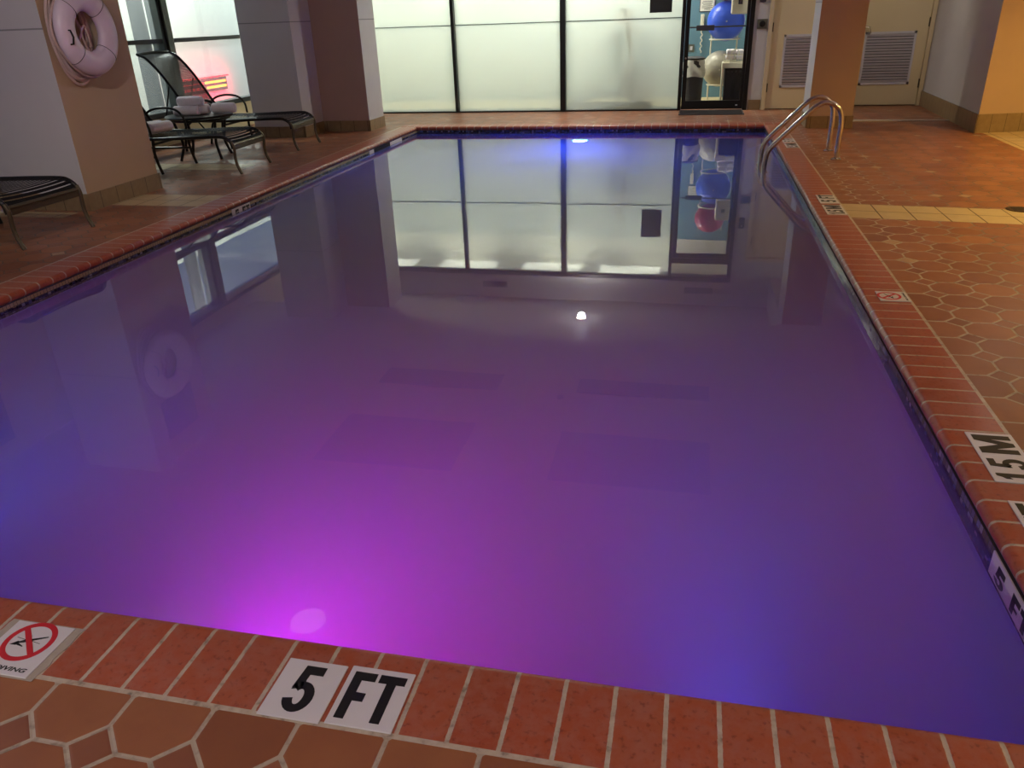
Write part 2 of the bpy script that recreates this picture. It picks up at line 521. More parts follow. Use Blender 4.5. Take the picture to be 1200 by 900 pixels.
def glyph_mesh(body, w, h, depth=0.0006):
    """condensed bold stencil-free numerals and capitals drawn as outlines"""
    def bar(*p): return list(p)
    def arc(cx, cy, rx, ry, t, a0, a1, n=22):
        o = [(cx + rx * math.cos(math.radians(a0 + (a1 - a0) * k / n)), cy + ry * math.sin(math.radians(a0 + (a1 - a0) * k / n))) for k in range(n + 1)]
        q = [(cx + (rx - t) * math.cos(math.radians(a0 + (a1 - a0) * k / n)), cy + (ry - t * .8) * math.sin(math.radians(a0 + (a1 - a0) * k / n))) for k in range(n + 1)]
        return [[o[k], o[k + 1], q[k + 1], q[k]] for k in range(n)]
    G = {
        'F': (.50, [[(0, 0), (.21, 0), (.21, .38), (.43, .38), (.43, .56), (.21, .56), (.21, .82), (.50, .82), (.50, 1), (0, 1)]]),
        'T': (.58, [[(.185, 0), (.395, 0), (.395, .82), (.58, .82), (.58, 1), (0, 1), (0, .82), (.185, .82)]]),
        'M': (.78, [[(0, 0), (.18, 0), (.18, .56), (.32, 0), (.46, 0), (.60, .56), (.60, 0), (.78, 0), (.78, 1), (.55, 1), (.39, .42), (.23, 1), (0, 1)]]),
        '1': (.30, [[(.10, 0), (.30, 0), (.30, 1), (.16, 1), (.10, .88), (0, .80), (0, .64), (.10, .70)]]),
        '.': (.17, [[(0, 0), (.17, 0), (.17, .18), (0, .18)]]),
        '5': (.54, [[(.09, 1), (.51, 1), (.51, .81), (.245, .81), (.225, .62), (.05, .48), (.03, .50)], [(.035, .46), (.22, .50), (.24, .67), (.06, .68)]]
                   + arc(.25, .325, .29, .325, .20, -168, 138)),
    }
    mb = MB()
    x = 0.0; n = 0
    pieces = []
    for ch in body:
        wd, polys = G[ch]
        for p in polys:
            pieces.append([(x + a, b) for a, b in p])
        x += wd + .07
    W = x - .07
    for k, p in enumerate(pieces):
        pts = [((a / W - .5) * w, (b - .5) * h) for a, b in p]
        mb.poly(pts, 0, depth + .00001 * (k % 2))
    bmesh.ops.recalc_face_normals(mb.bm, faces=mb.bm.faces[:])
    me = bpy.data.meshes.new('lettering'); mb.bm.to_mesh(me); mb.bm.free()
    return me

def text_mesh(body, w, h, depth=0.0006, bold=0.03, shear=0.0):
    cu = bpy.data.curves.new('lettering', 'FONT')
    cu.body = body; cu.size = 1.0; cu.offset = bold; cu.shear = shear; cu.extrude = 0.01
    cu.align_x = 'CENTER'
    ob = bpy.data.objects.new('lettering', cu); COL.objects.link(ob)
    dg = bpy.context.evaluated_depsgraph_get(); dg.update()
    me = bpy.data.meshes.new_from_object(ob.evaluated_get(dg))
    bpy.data.objects.remove(ob); bpy.data.curves.remove(cu)
    xs = [v.co.x for v in me.vertices]; ys = [v.co.y for v in me.vertices]; zs = [v.co.z for v in me.vertices]
    cx, cy = (min(xs) + max(xs)) / 2, (min(ys) + max(ys)) / 2
    sx = w / (max(xs) - min(xs)); sy = h / (max(ys) - min(ys)); sz = depth / max(1e-6, max(zs) - min(zs))
    z0 = min(zs)
    for v in me.vertices:
        v.co = Vector(((v.co.x - cx) * sx, (v.co.y - cy) * sy, (v.co.z - z0) * sz))
    return me

def lamp(kind, loc, energy, color, target=None, size=0.1, spot=None, blend=0.5, parent=None, spread=None):
    l = bpy.data.lights.new('lamp_light', kind)
    l.energy = energy; l.color = color
    if kind == 'AREA':
        l.shape = 'DISK' if not isinstance(size, tuple) else 'RECTANGLE'
        if isinstance(size, tuple): l.size, l.size_y = size
        else: l.size = size
        if spread: l.spread = math.radians(spread)
    else:
        l.shadow_soft_size = size
    if kind == 'SPOT':
        l.spot_size = math.radians(spot or 90); l.spot_blend = blend
    o = bpy.data.objects.new('lamp_light', l); COL.objects.link(o)
    o.location = loc
    if target is not None:
        d = Vector(target) - Vector(loc)
        o.rotation_euler = d.to_track_quat('-Z', 'Y').to_euler()
    if parent is not None: o.parent = parent
    return o

# ------------------------------------------------------------------ camera
def setup_camera():
    f, cx, cy = 900.0, 600.0, 450.0
    yv = Vector((820 - cx, 12 - cy, f)).normalized()
    s = 0.037
    t = -yv.z * f / (s * yv.x + yv.y)
    zv = -Vector((s * t, t, f)).normalized()
    xv = yv.cross(zv)
    # rows: world axes in camera coordinates (x right, y down, z forward)
    right = Vector((xv.x, yv.x, zv.x)); down = Vector((xv.y, yv.y, zv.y)); fwd = Vector((xv.z, yv.z, zv.z))
    m = Matrix((right, -down, -fwd)).transposed().to_4x4()
    m.translation = Vector((0, 0, H))
    cd = bpy.data.cameras.new('camera'); cam = bpy.data.objects.new('camera', cd)
    COL.objects.link(cam); cam.matrix_world = m
    cd.sensor_fit = 'HORIZONTAL'; cd.sensor_width = 36.0; cd.lens = 27.0
    cd.clip_start = 0.05; cd.clip_end = 200
    S.camera = cam
setup_camera()

# ------------------------------------------------------------------ room shell
OX0, OX1, OY0, OY1 = -4.03, 1.132, 1.037, 10.985      # coping outer outline
RX0, RX1, RY0, RY1 = -6.6, 5.0, -3.0, 12.8
mb = MB()
mb.box(RX0 - 0.3, RX1 + 0.2, RY0 - 0.2, OY0, -0.25, 0)
mb.box(RX0 - 0.3, RX1 + 0.2, OY1, 13.0, -0.25, 0)
mb.box(RX0 - 0.3, OX0, OY0, OY1, -0.25, 0)
mb.box(OX1, RX1 + 0.2, OY0, OY1, -0.25, 0)
struct(mb.build('floor', M['deck']))

def cop_profile(inner, outer):
    """bull-nosed brick: list of (d, z) from the outer edge to the pool side"""
    sgn = 1 if inner > outer else -1
    r = 0.024
    pts = [(outer, -0.02), (outer, 0.001)]
    c = inner - sgn * r
    for k in range(7):
        a = PI / 2 - k * (PI * 0.85) / 6
        pts.append((c + sgn * r * math.cos(a), -r + 0.001 + r * math.sin(a)))
    pts.append((inner - sgn * 0.02, -0.05)); pts.append((outer, -0.05))
    return pts
def cop(name, d, inner, outer, a, b, mat):
    m_ = MB(); m_.sweep(cop_profile(inner, outer), d, a, b)
    return struct(m_.build(name, mat, smooth=True, angle=50))
cop('pool_coping', 'x', PY0, OY0, OX0, OX1, M['cop_x'])
cop('pool_coping.001', 'x', PY1, OY1, OX0, OX1, M['cop_x'])
cop('pool_coping.002', 'y', PX0, OX0, PY0 - 0.0, PY1, M['cop_y'])
cop('pool_coping.003', 'y', PX1, OX1, PY0 - 0.0, PY1, M['cop_y'])

# basin (inside face is the pool wall)
BX0, BX1, BY0, BY1, BZ = PX0 - 0.012, PX1 + 0.012, PY0 - 0.012, PY1 + 0.012, -1.5
mb = MB()
mb.box(BX0 - .2, BX1 + .2, BY0 - .2, BY1 + .2, BZ - 0.2, BZ)
mb.box(BX0 - .2, BX0, BY0 - .2, BY1 + .2, BZ, -0.05)
mb.box(BX1, BX1 + .2, BY0 - .2, BY1 + .2, BZ, -0.05)
mb.box(BX0, BX1, BY0 - .2, BY0, BZ, -0.05)
mb.box(BX0, BX1, BY1, BY1 + .2, BZ, -0.05)
# rounded cove between the walls and the floor of the pool
def cove(wall_c, sgn, R=.45, n=12):
    pts = [(wall_c - sgn * .05, BZ - .05), (wall_c - sgn * .05, BZ + R)]
    for k in range(n + 1):
        a = PI / 2 * k / n
        pts.append((wall_c + sgn * (R - R * math.cos(a)), BZ + R - R * math.sin(a)))
    pts.append((wall_c + sgn * R, BZ - .05))
    return pts
mb.sweep(cove(BX0, 1), 'y', BY0 - .1, BY1 + .1); mb.sweep(cove(BX1, -1), 'y', BY0 - .1, BY1 + .1)
mb.sweep(cove(BY0, 1), 'x', BX0 - .1, BX1 + .1); mb.sweep(cove(BY1, -1), 'x', BX0 - .1, BX1 + .1)
struct(mb.build('pool_basin', M['plaster'], smooth=True, angle=30))
# waterline mosaic
ZT0 = -0.20
for nm, b, m_ in (('trim_1', (BX0, BX1, BY0, BY0 + .008), 'mos_x'), ('trim_2', (BX0, BX1, BY1 - .008, BY1), 'mos_x'),
                  ('trim_3', (BX0, BX0 + .008, BY0, BY1), 'mos_y'), ('trim_4', (BX1 - .008, BX1, BY0, BY1), 'mos_y')):
    struct(MB().box(*b, ZT0, -0.0495).build(nm, M[m_]))
# water body (sides run a little into the basin wall so that no air gap is left)
w = MB().box(BX0 - .006, BX1 + .006, BY0 - .006, BY1 + .006, BZ - .006, WATER).build('pool_water', M['water'])
tag(w, 'still cloudy purple and blue water filling the swimming pool', 'water', kind='stuff')

def wall(name, b, mat):
    return struct(MB().box(*b).build(name, mat))
CZ = 2.4       # main ceiling
AZ = 2.9       # alcove ceiling
# near, right walls
wall('wall_near', (RX0 - .2, RX1 + .2, RY0 - .2, RY0, 0, 3.1), M['gray'])
wall('wall_right', (RX1, RX1 + .2, RY0, 10.1, 0, 3.1), M['tan'])
# orange-lit face and grey return on the right
mb = MB(); mb.poly([(3.11, 9.92), (RX1 + .2, 10.45), (RX1 + .2, 13.0), (3.21, 13.0), (3.205, 12.8)], 0, 3.1)
rw = mb.build('wall_return', [M['tan'], M['gray']])
for p in rw.data.polygons:
    if p.normal.x < -0.9: p.material_index = 1
struct(rw)
# far wall right of the glass: plain part, doors recess
GX0, GX1 = -6.6, -0.24      # frosted glass run
FY = 12.45
def wall_with_mats(name, boxes, mat):
    m_ = MB()
    for b in boxes: m_.box(*b)
    return struct(m_.build(name, mat))
wall_with_mats('wall_far', [(0.76, 0.96, FY, FY + .15, 0, 3.1), (0.96, 2.05, FY, FY + .15, 2.1, 3.1), (1.92, 2.05, FY, FY + .15, 0, 2.1),
                            (GX0 - .2, 0.76, FY, FY + .15, 2.49, 3.1), (2.05, 2.12, FY, 12.95, 0, 3.1),
                            (2.12, 2.2, 12.8, 12.95, 0, 3.1), (2.05, 3.3, 12.95, 13.05, 0, 2.2), (.96, 1.95, FY + .15, FY + .2, 0, 2.2), (2.2, 3.3, 12.8, 12.95, 2.1, 3.1)], M['gray_plain'])
# left wall with window openings
def left_wall():
    m_ = MB()
    x0, x1 = RX0 - .2, RX0
    m_.box(x0, x1, RY0, 1.5, 0, 3.1)
    m_.box(x0, x1, 1.5, 5.6, 0, 0.34); m_.box(x0, x1, 1.5, 5.6, 2.2, 3.1)
    m_.box(x0, x1, 5.6, 6.9, 0, 3.1)
    m_.box(x0, x1, 6.9, 12.0, 0, 0.34); m_.box(x0, x1, 6.9, 12.0, 2.2, 3.1)
    m_.box(x0, x1, 12.0, FY + .15, 0, 3.1)
    return struct(m_.build('wall_left', M['cream_paint']))
left_wall()
def left_window(name, y0, y1, muls):
    root = thing(name, 'tall fogged window with grey mullion and dark transom', 'window')
    del root['label'], root['category']
    root['kind'] = 'structure'
    z0, z1 = 0.34, 2.2
    xa, xb = RX0 - .14, RX0 + .02
    m_ = MB()
    m_.box(xa, xb, y0, y1, z0, z0 + .06); m_.box(xa, xb, y0, y1, z1 - .06, z1)
    m_.box(xa, xb, y0, y0 + .06, z0 + .06, z1 - .06); m_.box(xa, xb, y1 - .06, y1, z0 + .06, z1 - .06)
    m_.build('window_frame', M['black'], root)
    ed = [y0 + .06] + [v for m in muls for v in (m - .09, m + .09)] + [y1 - .06]
    for m in muls:
        MB().box(xa, xb + .03, m - .02, m + .09, z0 + .06, z1 - .06).box(xa, xb, m - .09, m - .02, z0 + .06, z1 - .06).build('mullion', M['mullion'], root)
        MB().box(xb - .001, xb + .004, m - .088, m - .022, z0 + .07, z1 - .07).build('mullion_gasket', M['black'], root)
    for a, b in zip(ed[0::2], ed[1::2]):
        MB().box(xa + .02, xb - .01, a, b, 1.20, 1.25).build('transom', M['grey_plastic'], root)
        MB().box(RX0 - .075, RX0 - .067, a - .005, b + .005, z0 + .055, 1.205).build('pane', M['foggy'], root)
        MB().box(RX0 - .075, RX0 - .067, a - .005, b + .005, 1.245, z1 - .055).build('pane', M['foggy'], root)
left_window('window_1', 6.9, 12.0, [9.5])
left_window('window_2', 1.5, 5.6, [3.6])

# piers on the left
def pier(name, boxes, pick, mats):
    m_ = MB()
    for b in boxes: m_.box(*b)
    o = m_.build(name, mats)
    for p in o.data.polygons:
        p.material_index = pick(p)
    return struct(o)
pier('column', [(-5.72, -4.88, 5.53, 6.47, 0, CZ + .02)], lambda p: 1 if p.normal.x > .9 else 0, [M['gray'], M['tan']])
pier('column.001', [(-5.72, -5.0, 9.78, 10.9, 0, CZ + .02), (-5.0, -4.32, 10.36, 10.9, 0, CZ + .02)],
     lambda p: 1 if (p.normal.y < -.9 and p.center.x > -5.0) else 0, [M['gray'], M['tan_shaded']])
pier('column.002', [(1.37, 1.88, 10.41, 10.98, 0, CZ + .02)], lambda p: 1 if p.normal.y < -.9 else 0, [M['gray'], M['tan']])

# baseboards
def baseboard(name, runs, h=0.14, t=0.014):
    m_ = MB()
    for (xa, ya, xb, yb) in runs:
        x0, x1 = min(xa, xb), max(xa, xb); y0, y1 = min(ya, yb), max(ya, yb)
        if x1 - x0 < 1e-4: m_.box(x0 - t, x1 + t, y0, y1, 0, h)
        else: m_.box(x0, x1, y0 - t, y1 + t, 0, h)
    return struct(m_.build(name, M['base']))
baseboard('baseboard_left', [(-4.88, 5.516, -4.88, 6.484), (-5.72, 5.53, -4.88, 5.53), (-5.72, 6.47, -4.88, 6.47)])
baseboard('baseboard_far', [(-5.734, 9.78, -5.0, 9.78), (-5.0, 9.766, -5.0, 10.36), (-5.0, 10.36, -4.32, 10.36), (-4.32, 10.346, -4.32, 10.9), (0.78, FY, 0.95, FY)])
baseboard('baseboard_right', [(1.37, 10.41, 1.88, 10.41), (1.88, 10.41, 1.88, 10.98), (1.37, 10.41, 1.37, 10.98)])
mb = MB()
def slab(a, b, off, h):
    a, b = Vector(a), Vector(b); d = (b - a).normalized(); nrm = Vector((d.y, -d.x)) * off
    mb.poly([tuple(a), tuple(b), tuple(b + nrm), tuple(a + nrm)], 0, h)
slab((3.11, 9.92), (RX1, 10.40), 0.016, 0.2)
slab((3.205, 12.8), (3.11, 9.90), 0.016, 0.2)
struct(mb.build('baseboard_return', M['base']))
# stone threshold in front of the service doors
struct(MB().poly([(1.93, 10.98), (3.13, 10.98), (3.14, 11.06), (1.93, 11.10)], 0.0, 0.012).build('trim_5', M['mortar']))

# ceiling with the curved edge in front of the glass alcove
def ceiling():
    pts = [(-4.32, 10.36)]
    N = 28
    for k in range(N + 1):
        x = -4.32 + (1.37 + 4.32) * k / N
        s = (x + 1.475) / 2.845
        pts.append((x, 10.42 - 1.0 * (1 - s * s)))
    outline = [(RX0 - .2, RY0 - .2), (RX1 + .2, RY0 - .2), (RX1 + .2, 13.0), (1.37, 13.0)] + list(reversed(pts)) + [(RX0 - .2, 10.36)]
    return MB().poly(outline, CZ, CZ + 0.08).build('ceiling', M['ceil'])
struct(ceiling())
# alcove ceiling and curved fascia
mb = MB().box(RX0 - .2, 1.5, 9.0, FY + .15, AZ, AZ + .1)
struct(mb.build('ceiling_alcove', M['alcove']))
mb = MB()
prev = None
for k in range(29):
    x = -4.32 + 5.69 * k / 28
    s = (x + 1.475) / 2.845
    y = 10.42 - 1.0 * (1 - s * s)
    if prev: mb.poly([prev, (x, y), (x, y - .06), (prev[0], prev[1] - .06)], CZ + .08, AZ)
    prev = (x, y)
mb.box(RX0 - .2, -4.32, 10.3, 10.36, CZ + .08, AZ)
mb.box(1.37, 1.45, 10.36, FY, CZ + .08, AZ)
struct(mb.build('trim_6', M['alcove'], smooth=True))

# ------------------------------------------------------------------ frosted glass run and glass door
def glass_wall():
    root = bpy.data.objects.new('window_3', None); COL.objects.link(root); root['kind'] = 'structure'
    muls = [(-5.37, .05), (-3.67, .05), (-1.97, .08)]
    m_ = MB()
    m_.box(GX0, GX1, FY, FY + .12, 2.43, 2.49); m_.box(GX0, GX1, FY, FY + .12, 0, 0.02)
    m_.build('head_rail', M['black'], root)
    for x, wd in muls:
        MB().box(x - wd / 2, x + wd / 2, FY - .03, FY + .12, 0.02, 2.43).build('mullion', M['black'], root)
    ed = [GX0] + [v for x, wd in muls for v in (x - wd / 2, x + wd / 2)] + [GX1]
    for a, b in zip(ed[0::2], ed[1::2]):
        MB().box(a, b, FY + .05, FY + .062, 0.02, 1.262).build('pane', M['frost'], root)
        MB().box(a, b, FY + .05, FY + .062, 1.27, 2.43).build('pane', M['frost'], root)
        MB().box(a, b, FY + .046, FY + .066, 1.262, 1.27).build('joint', M['black'], root)
glass_wall()
def glass_door():
    root = bpy.data.objects.new('door_1', None); COL.objects.link(root); root['kind'] = 'structure'
    y0, y1 = FY - .02, FY + .12
    m_ = MB()
    m_.box(-.24, -.19, y0, y1, 0, 2.49); m_.box(.70, .76, y0, y1, 0, 2.49)
    m_.box(-.19, .70, y0, y1, 2.41, 2.49); m_.box(-.19, .70, y0, y1, 2.10, 2.19)
    m_.build('door_frame', M['black'], root)
    MB().box(-.19, .70, FY + .04, FY + .048, 2.19, 2.41).build('transom_pane', M['clear'], root)
    m_ = MB()
    ya, yb = FY - .005, FY + .045
    m_.box(-.185, -.125, ya, yb, .015, 2.09); m_.box(.655, .695, ya, yb, .015, 2.09)
    m_.box(-.125, .655, ya, yb, .015, .135); m_.box(-.125, .655, ya, yb, 2.03, 2.09)
    leaf = m_.build('door_leaf', M['black'], root)
    MB().box(-.125, .655, FY + .016, FY + .024, .135, 2.03).build('door_pane', M['clear'], leaf)
    m_ = MB().tube([(-.13, FY - .03, 1.13), (.66, FY - .03, 1.13)], .010, 8)
    m_.box(-.03, .22, FY - .06, FY - .012, 1.085, 1.155, .006)
    m_.build('push_bar', M['grey_plastic'], leaf)
    MB().lathe([(.016, 0), (.016, -.012), (.008, -.02)], 14, (-.155, FY - .005, .72), 'Y').build('lock_cylinder', M['steel'], leaf)
    MB().box(.60, .63, FY - .008, FY, .06, .078).build('door_label', M['louver'], leaf)
glass_door()

def louver_door(name, x0, x1, y, lx0, lx1, lz0, lz1, handle_x, hinge_x):
    root = bpy.data.objects.new(name, None); COL.objects.link(root); root['kind'] = 'structure'
    m_ = MB()
    m_.box(x0 - .055, x0, y - .03, y + .08, 0, 2.13); m_.box(x1, x1 + .055, y - .03, y + .08, 0, 2.13); m_.box(x0, x1, y - .03, y + .08, 2.07, 2.13)
    m_.build('door_frame', M['cream_paint'], root)
    leaf = MB().box(x0 + .004, x1 - .004, y, y + .045, .012, 2.065).build('door_leaf', M['cream_paint'], root)
    m_ = MB()
    m_.box(lx0, lx1, y - .012, y + .001, lz0, lz0 + .03); m_.box(lx0, lx1, y - .012, y + .001, lz1 - .03, lz1)
    m_.box(lx0, lx0 + .03, y - .012, y + .001, lz0, lz1); m_.box(lx1 - .03, lx1, y - .012, y + .001, lz0, lz1)
    n = 17
    for k in range(n):
        z = lz0 + .048 + (lz1 - lz0 - .096) * k / (n - 1)
        rot = Matrix.Translation((0, y - .010, z)) @ Matrix.Rotation(math.radians(-62), 4, 'X')
        m_.box(lx0 + .025, lx1 - .025, -.016, .016, -.002, .002, mat=rot)
    lv = m_.build('louver_panel', M['louver'], leaf)
    MB().box(lx0 + .02, lx1 - .02, y - .0015, y + .0005, lz0 + .02, lz1 - .02).build('louver_backing', M['louver_dark'], leaf)
    if handle_x is not None:
        m_ = MB().tube([(handle_x, y, 1.06), (handle_x, y - .06, 1.06), (handle_x + .09, y - .065, 1.055), (handle_x + .11, y - .065, .98), (handle_x + .11, y - .0, .975)], .008, 8)
        m_.build('door_handle', M['steel'], leaf)
    for hz in (.3, 1.1, 1.8):
        MB().box(hinge_x - .012, hinge_x + .012, y - .012, y, hz - .06, hz + .06).build('hinge', M['bronze_light'], leaf)
louver_door('door_2', 1.015, 1.865, FY, 1.19, 1.69, .30, 1.0, None, 1.02)
louver_door('door_3', 2.255, 3.145, 12.8, 2.32, 3.0, .29, .99, 2.27, 3.14)

# ------------------------------------------------------------------ gym behind the glass
GY1 = 14.4
wall_with_mats('floor_gym', [(-6.8, 0.95, FY + .15, GY1 + .1, -.2, 0.0)], M['gym_floor'])
mb = MB(); mb.box(-6.8, 2.0, GY1, GY1 + .1, 0, 2.32)
struct(mb.build('wall_gym', M['blue_wall']))
wall_with_mats('wall_gym_upper', [(-6.8, 2.0, GY1, GY1 + .1, 2.32, 3.1)], M['gym_white'])
wall_with_mats('wall_gym_right', [(.85, .95, FY + .15, GY1, 0, 3.1)], M['gym_white'])
wall_with_mats('wall_gym_left', [(-6.9, -6.8, FY + .15, GY1, 0, 3.1)], M['gym_white'])
wall_with_mats('ceiling_gym', [(-6.8, .95, FY + .15, GY1, 2.75, 2.85)], M['gym_white'])

# exercise balls on a three-tier ball stand
bx, by = 0.41, 13.60
st = thing('ball_stand', 'white tubular stand carrying three exercise balls behind the glass door', 'stand', (bx, by, 0))
for (ax, ay) in ((-.2, .24), (.2, .24)):
    MB().tube([(ax, ay, .0), (ax, ay, 2.0)], .013, 8).build('post', M['offwhite'], st)
for z in (.27, .93, 1.50):
    pts = [(.23 * math.cos(2 * PI * k / 24), .23 * math.sin(2 * PI * k / 24), z) for k in range(24)]
    MB().tube(pts, .010, 8, closed=True).build('cradle_ring', M['offwhite'], st)
for z in (.27, .93, 1.50):
    pass
def exball(r, x, y, z, m, label):
    prof = []
    o = MB().ball((0, 0, 0), r, 48, 32).build('exercise_ball', M[m], smooth=True, angle=180)
    o.location = (x, y, z)
    tag(o, label, 'exercise ball', 'exercise balls on the stand')
    v = MB().lathe([(.012, 0), (.012, .006), (.006, .008)], 12, (0, -r - .004, 0), 'Y').build('valve_plug', M['offwhite'], o)
    for k, zz in enumerate((-.5, -.25, .25, .5)):
        rr = math.sqrt(1 - zz * zz) * r
        pts = [(rr * math.cos(2 * PI * j / 48), rr * math.sin(2 * PI * j / 48), zz * r) for j in range(48)]
        MB().tube(pts, .0025, 5, closed=True).build('seam_ridge', M[m], o, smooth=True)
exball(.285, bx, by, 1.185, 'blue_ball', 'big blue exercise ball high up behind the glass door')
exball(.265, bx - .05, by, .50, 'silver_ball', 'silver grey exercise ball below the blue one, beside the towel shelf')
exball(.25, bx - .02, by, 1.72, 'pink_ball', 'pink exercise ball above the blue one, seen mirrored in the water')

# towel shelf over a black cabinet
t = thing('towel_shelf', 'white towel shelf over a black cabinet, right side behind glass door', 'shelf', (.56, 12.98, 0))
MB().box(-.18, .18, -.16, .16, .55, .63, .008).build('shelf_board', M['offwhite'], t)
for (lx, ly) in ((-.165, -.14), (-.165, .14), (.165, .14)):
    MB().tube([(lx, ly, 0), (lx, ly, .56)], .014, 8).build('leg', M['offwhite'], t)
MB().box(-.13, .17, -.13, .14, .02, .54, .008).build('cabinet_box', M['blackmatte'], t)
for k in range(5):
    MB().box(-.10 + .06 * k, -.075 + .06 * k, -.140, -.131, .49, .515).build('cabinet_vent', M['grey_plastic'], t)
b = thing('towel_basket', 'white wire basket holding folded towels on the shelf', 'basket', (.56, 12.98, .632))
m_ = MB()
for z in (.006, .10):
    m_.tube([(-.16, -.13, z), (.16, -.13, z), (.16, .13, z), (-.16, .13, z)], .005, 6, closed=True)
for k in range(7):
    x = -.16 + .32 * k / 6
    m_.tube([(x, -.13, .006), (x, -.13, .10)], .003, 6); m_.tube([(x, -.13, .004), (x, .13, .004)], .003, 6)
m_.build('wire_cage', M['offwhite'], b)
MB().tube([(-.05, -.135, .10), (-.05, -.138, .15), (0, -.139, .185), (.05, -.138, .15), (.05, -.135, .10)], .005, 6, smooth_pts=5).build('handle', M['offwhite'], b)
for k, (dx, dz, sc) in enumerate(((-.072, .06, 1), (.072, .06, 1), (-.066, .135, .95), (.066, .13, .9))):
    m_ = MB().box(-.065 * sc, .065 * sc, -.115, .115, -.035, .035, .025, 3)
    o = m_.build('folded_towel', M['towel'], smooth=True)
    o.location = (.56 + dx, 12.98, .632 + .05 + dz - .045)
    tag(o, ('folded white towel low on the left in the shelf basket', 'folded white towel low on the right in the shelf basket',
            'folded white towel heaped at the top left of the shelf basket', 'folded white towel heaped at the top right of the shelf basket')[k], 'towel', 'towels in the basket')
# bin with liner
t = thing('trash_bin', 'dark round bin with white liner folded over its rim, left behind glass door', 'bin', (-.03, 13.15, 0))
bb = MB().lathe([(.13, 0), (.15, .42), (.158, .66), (.150, .66), (.14, .05)], 28).build('bin_body', M['grey_plastic'], t, smooth=True)
m_ = MB()
rows = []
for i, z in enumerate((.42, .47, .52, .57, .62, .665, .64)):
    row = []
    for k in range(37):
        a = 2 * PI * k / 36
        r = .160 + .012 * math.sin(a * 5 + i * 1.3) * (1 if i < 5 else .3) + (.006 if i < 3 else 0) - (.02 if i == 6 else 0)
        row.append((r * math.cos(a), r * math.sin(a), z + .012 * math.sin(3 * a) * (i == 0)))
    rows.append(row)
m_.strip(rows).build('bin_liner', M['liner'], bb, smooth=True)
MB().lathe([(.162, .67), (.165, .69), (.10, .71), (.0, .715)], 28).build('bin_lid', M['grey_plastic'], t, smooth=True)
# foot of a step platform, dispenser, notices
t = thing('weight_scale', 'low grey and white scale on the gym floor beside the bin', 'scale', (-.02, 12.82, 0))
MB().box(-.10, .10, -.09, .09, 0.01, .05, .01).build('platform', M['grey_plastic'], t)
MB().box(-.10, .10, -.095, -.085, .012, .035, .003).build('front_edge', M['offwhite'], t)
t = thing('notice_sheet', 'white printed notice on blue gym wall beside the blue ball', 'notice', (.12, GY1 - .004, 1.42))
MB().box(-.115, .115, -.003, .003, -.085, .085).build('sheet', M['paper'], t)
m_ = MB()
for k in range(6):
    wv = (.08, .09, .07, .085, .09, .05)[k]
    m_.box(-wv, wv, -.0042, -.003, .055 - k * .023, .062 - k * .023)
m_.build('text_lines', M['ink'], t)
MB().box(-.125, .125, -.0025, .0035, -.095, .095).build('border_frame', M['grey_plastic'], t)
t = thing('wall_phone', 'white wall handset with hanging cord on the blue gym wall', 'phone', (.055, GY1 - .02, 1.1))
MB().box(-.03, .03, -.03, .018, .0, .19, .012, 3).build('handset', M['offwhite'], t, smooth=True)
pts = [(.0 + .012 * math.sin(k * .8), -.012, -.01 - .011 * k) for k in range(36)]
MB().tube(pts, .009, 6).build('cord', M['offwhite'], t, smooth=True)
t = thing('paper_dispenser', 'white towel dispenser on the gym wall right of the upper balls', 'dispenser', (.575, 13.03, 1.44))
MB().box(-.12, .12, -.1, .1, -.16, .16, .03, 3).build('dispenser_case', M['offwhite'], t, smooth=True)
MB().box(-.03, .03, -.105, -.098, -.03, .03, .002).build('window_slot', M['grey_plastic'], t)
MB().box(.10, .275, -.02, .02, -.02, .02).build('bracket', M['offwhite'], t)
t = thing('outlet_plate', 'small grey outlet plate on the blue wall above the bin', 'outlet', (-.10, GY1 - .004, .78))
MB().box(-.05, .05, -.004, .004, -.06, .06, .002).build('plate', M['mullion'], t)
MB().box(-.02, .02, -.007, -.003, -.03, .03).build('socket', M['louver'], t)

# elliptical trainer behind the third frosted pane
t = thing('elliptical_trainer', 'elliptical trainer seen as a blurred shape behind frosted glass', 'exercise machine', (-1.2, 12.83, 0))
MB().box(-.75, .55, -.05, .05, .03, .10, .01).box(-.75, -.68, -.25, .25, 0, .05).box(.48, .55, -.25, .25, 0, .05).build('base_rail', M['grey_plastic'], t)
MB().lathe([(.0, -.07), (.27, -.06), (.28, 0), (.27, .06), (0, .07)], 32, (.32, 0, .38), 'Y').build('flywheel_housing', M['grey_plastic'], t, smooth=True)
MB().tube([(.30, 0, .5), (.12, 0, 1.25)], .035, 10).build('mast', M['grey_plastic'], t)
MB().box(-.02, .24, -.14, .14, 1.2, 1.38, .03).build('console', M['blackmatte'], t)
for s in (-1, 1):
    MB().tube([(.2 + .1 * s, .24 * s, .35), (.12 - .12 * s, .25 * s, .85), (-.02 - .18 * s, .26 * s, 1.40), (-.12 - .18 * s, .22 * s, 1.5)], .02, 8, smooth_pts=4).build('arm', M['steel'], t, smooth=True)
    MB().tube([(.36 - .2 * s, .22 * s, .42 + .1 * s), (-.62, .22 * s, .14)], .025, 8).build('stride_rail', M['grey_plastic'], t)
    MB().box(-.42 - .1 * s, -.06 - .1 * s, .14 * s - .07, .14 * s + .07, .26 + .04 * s, .30 + .04 * s, .01).build('foot_pad', M['blackmatte'], t)

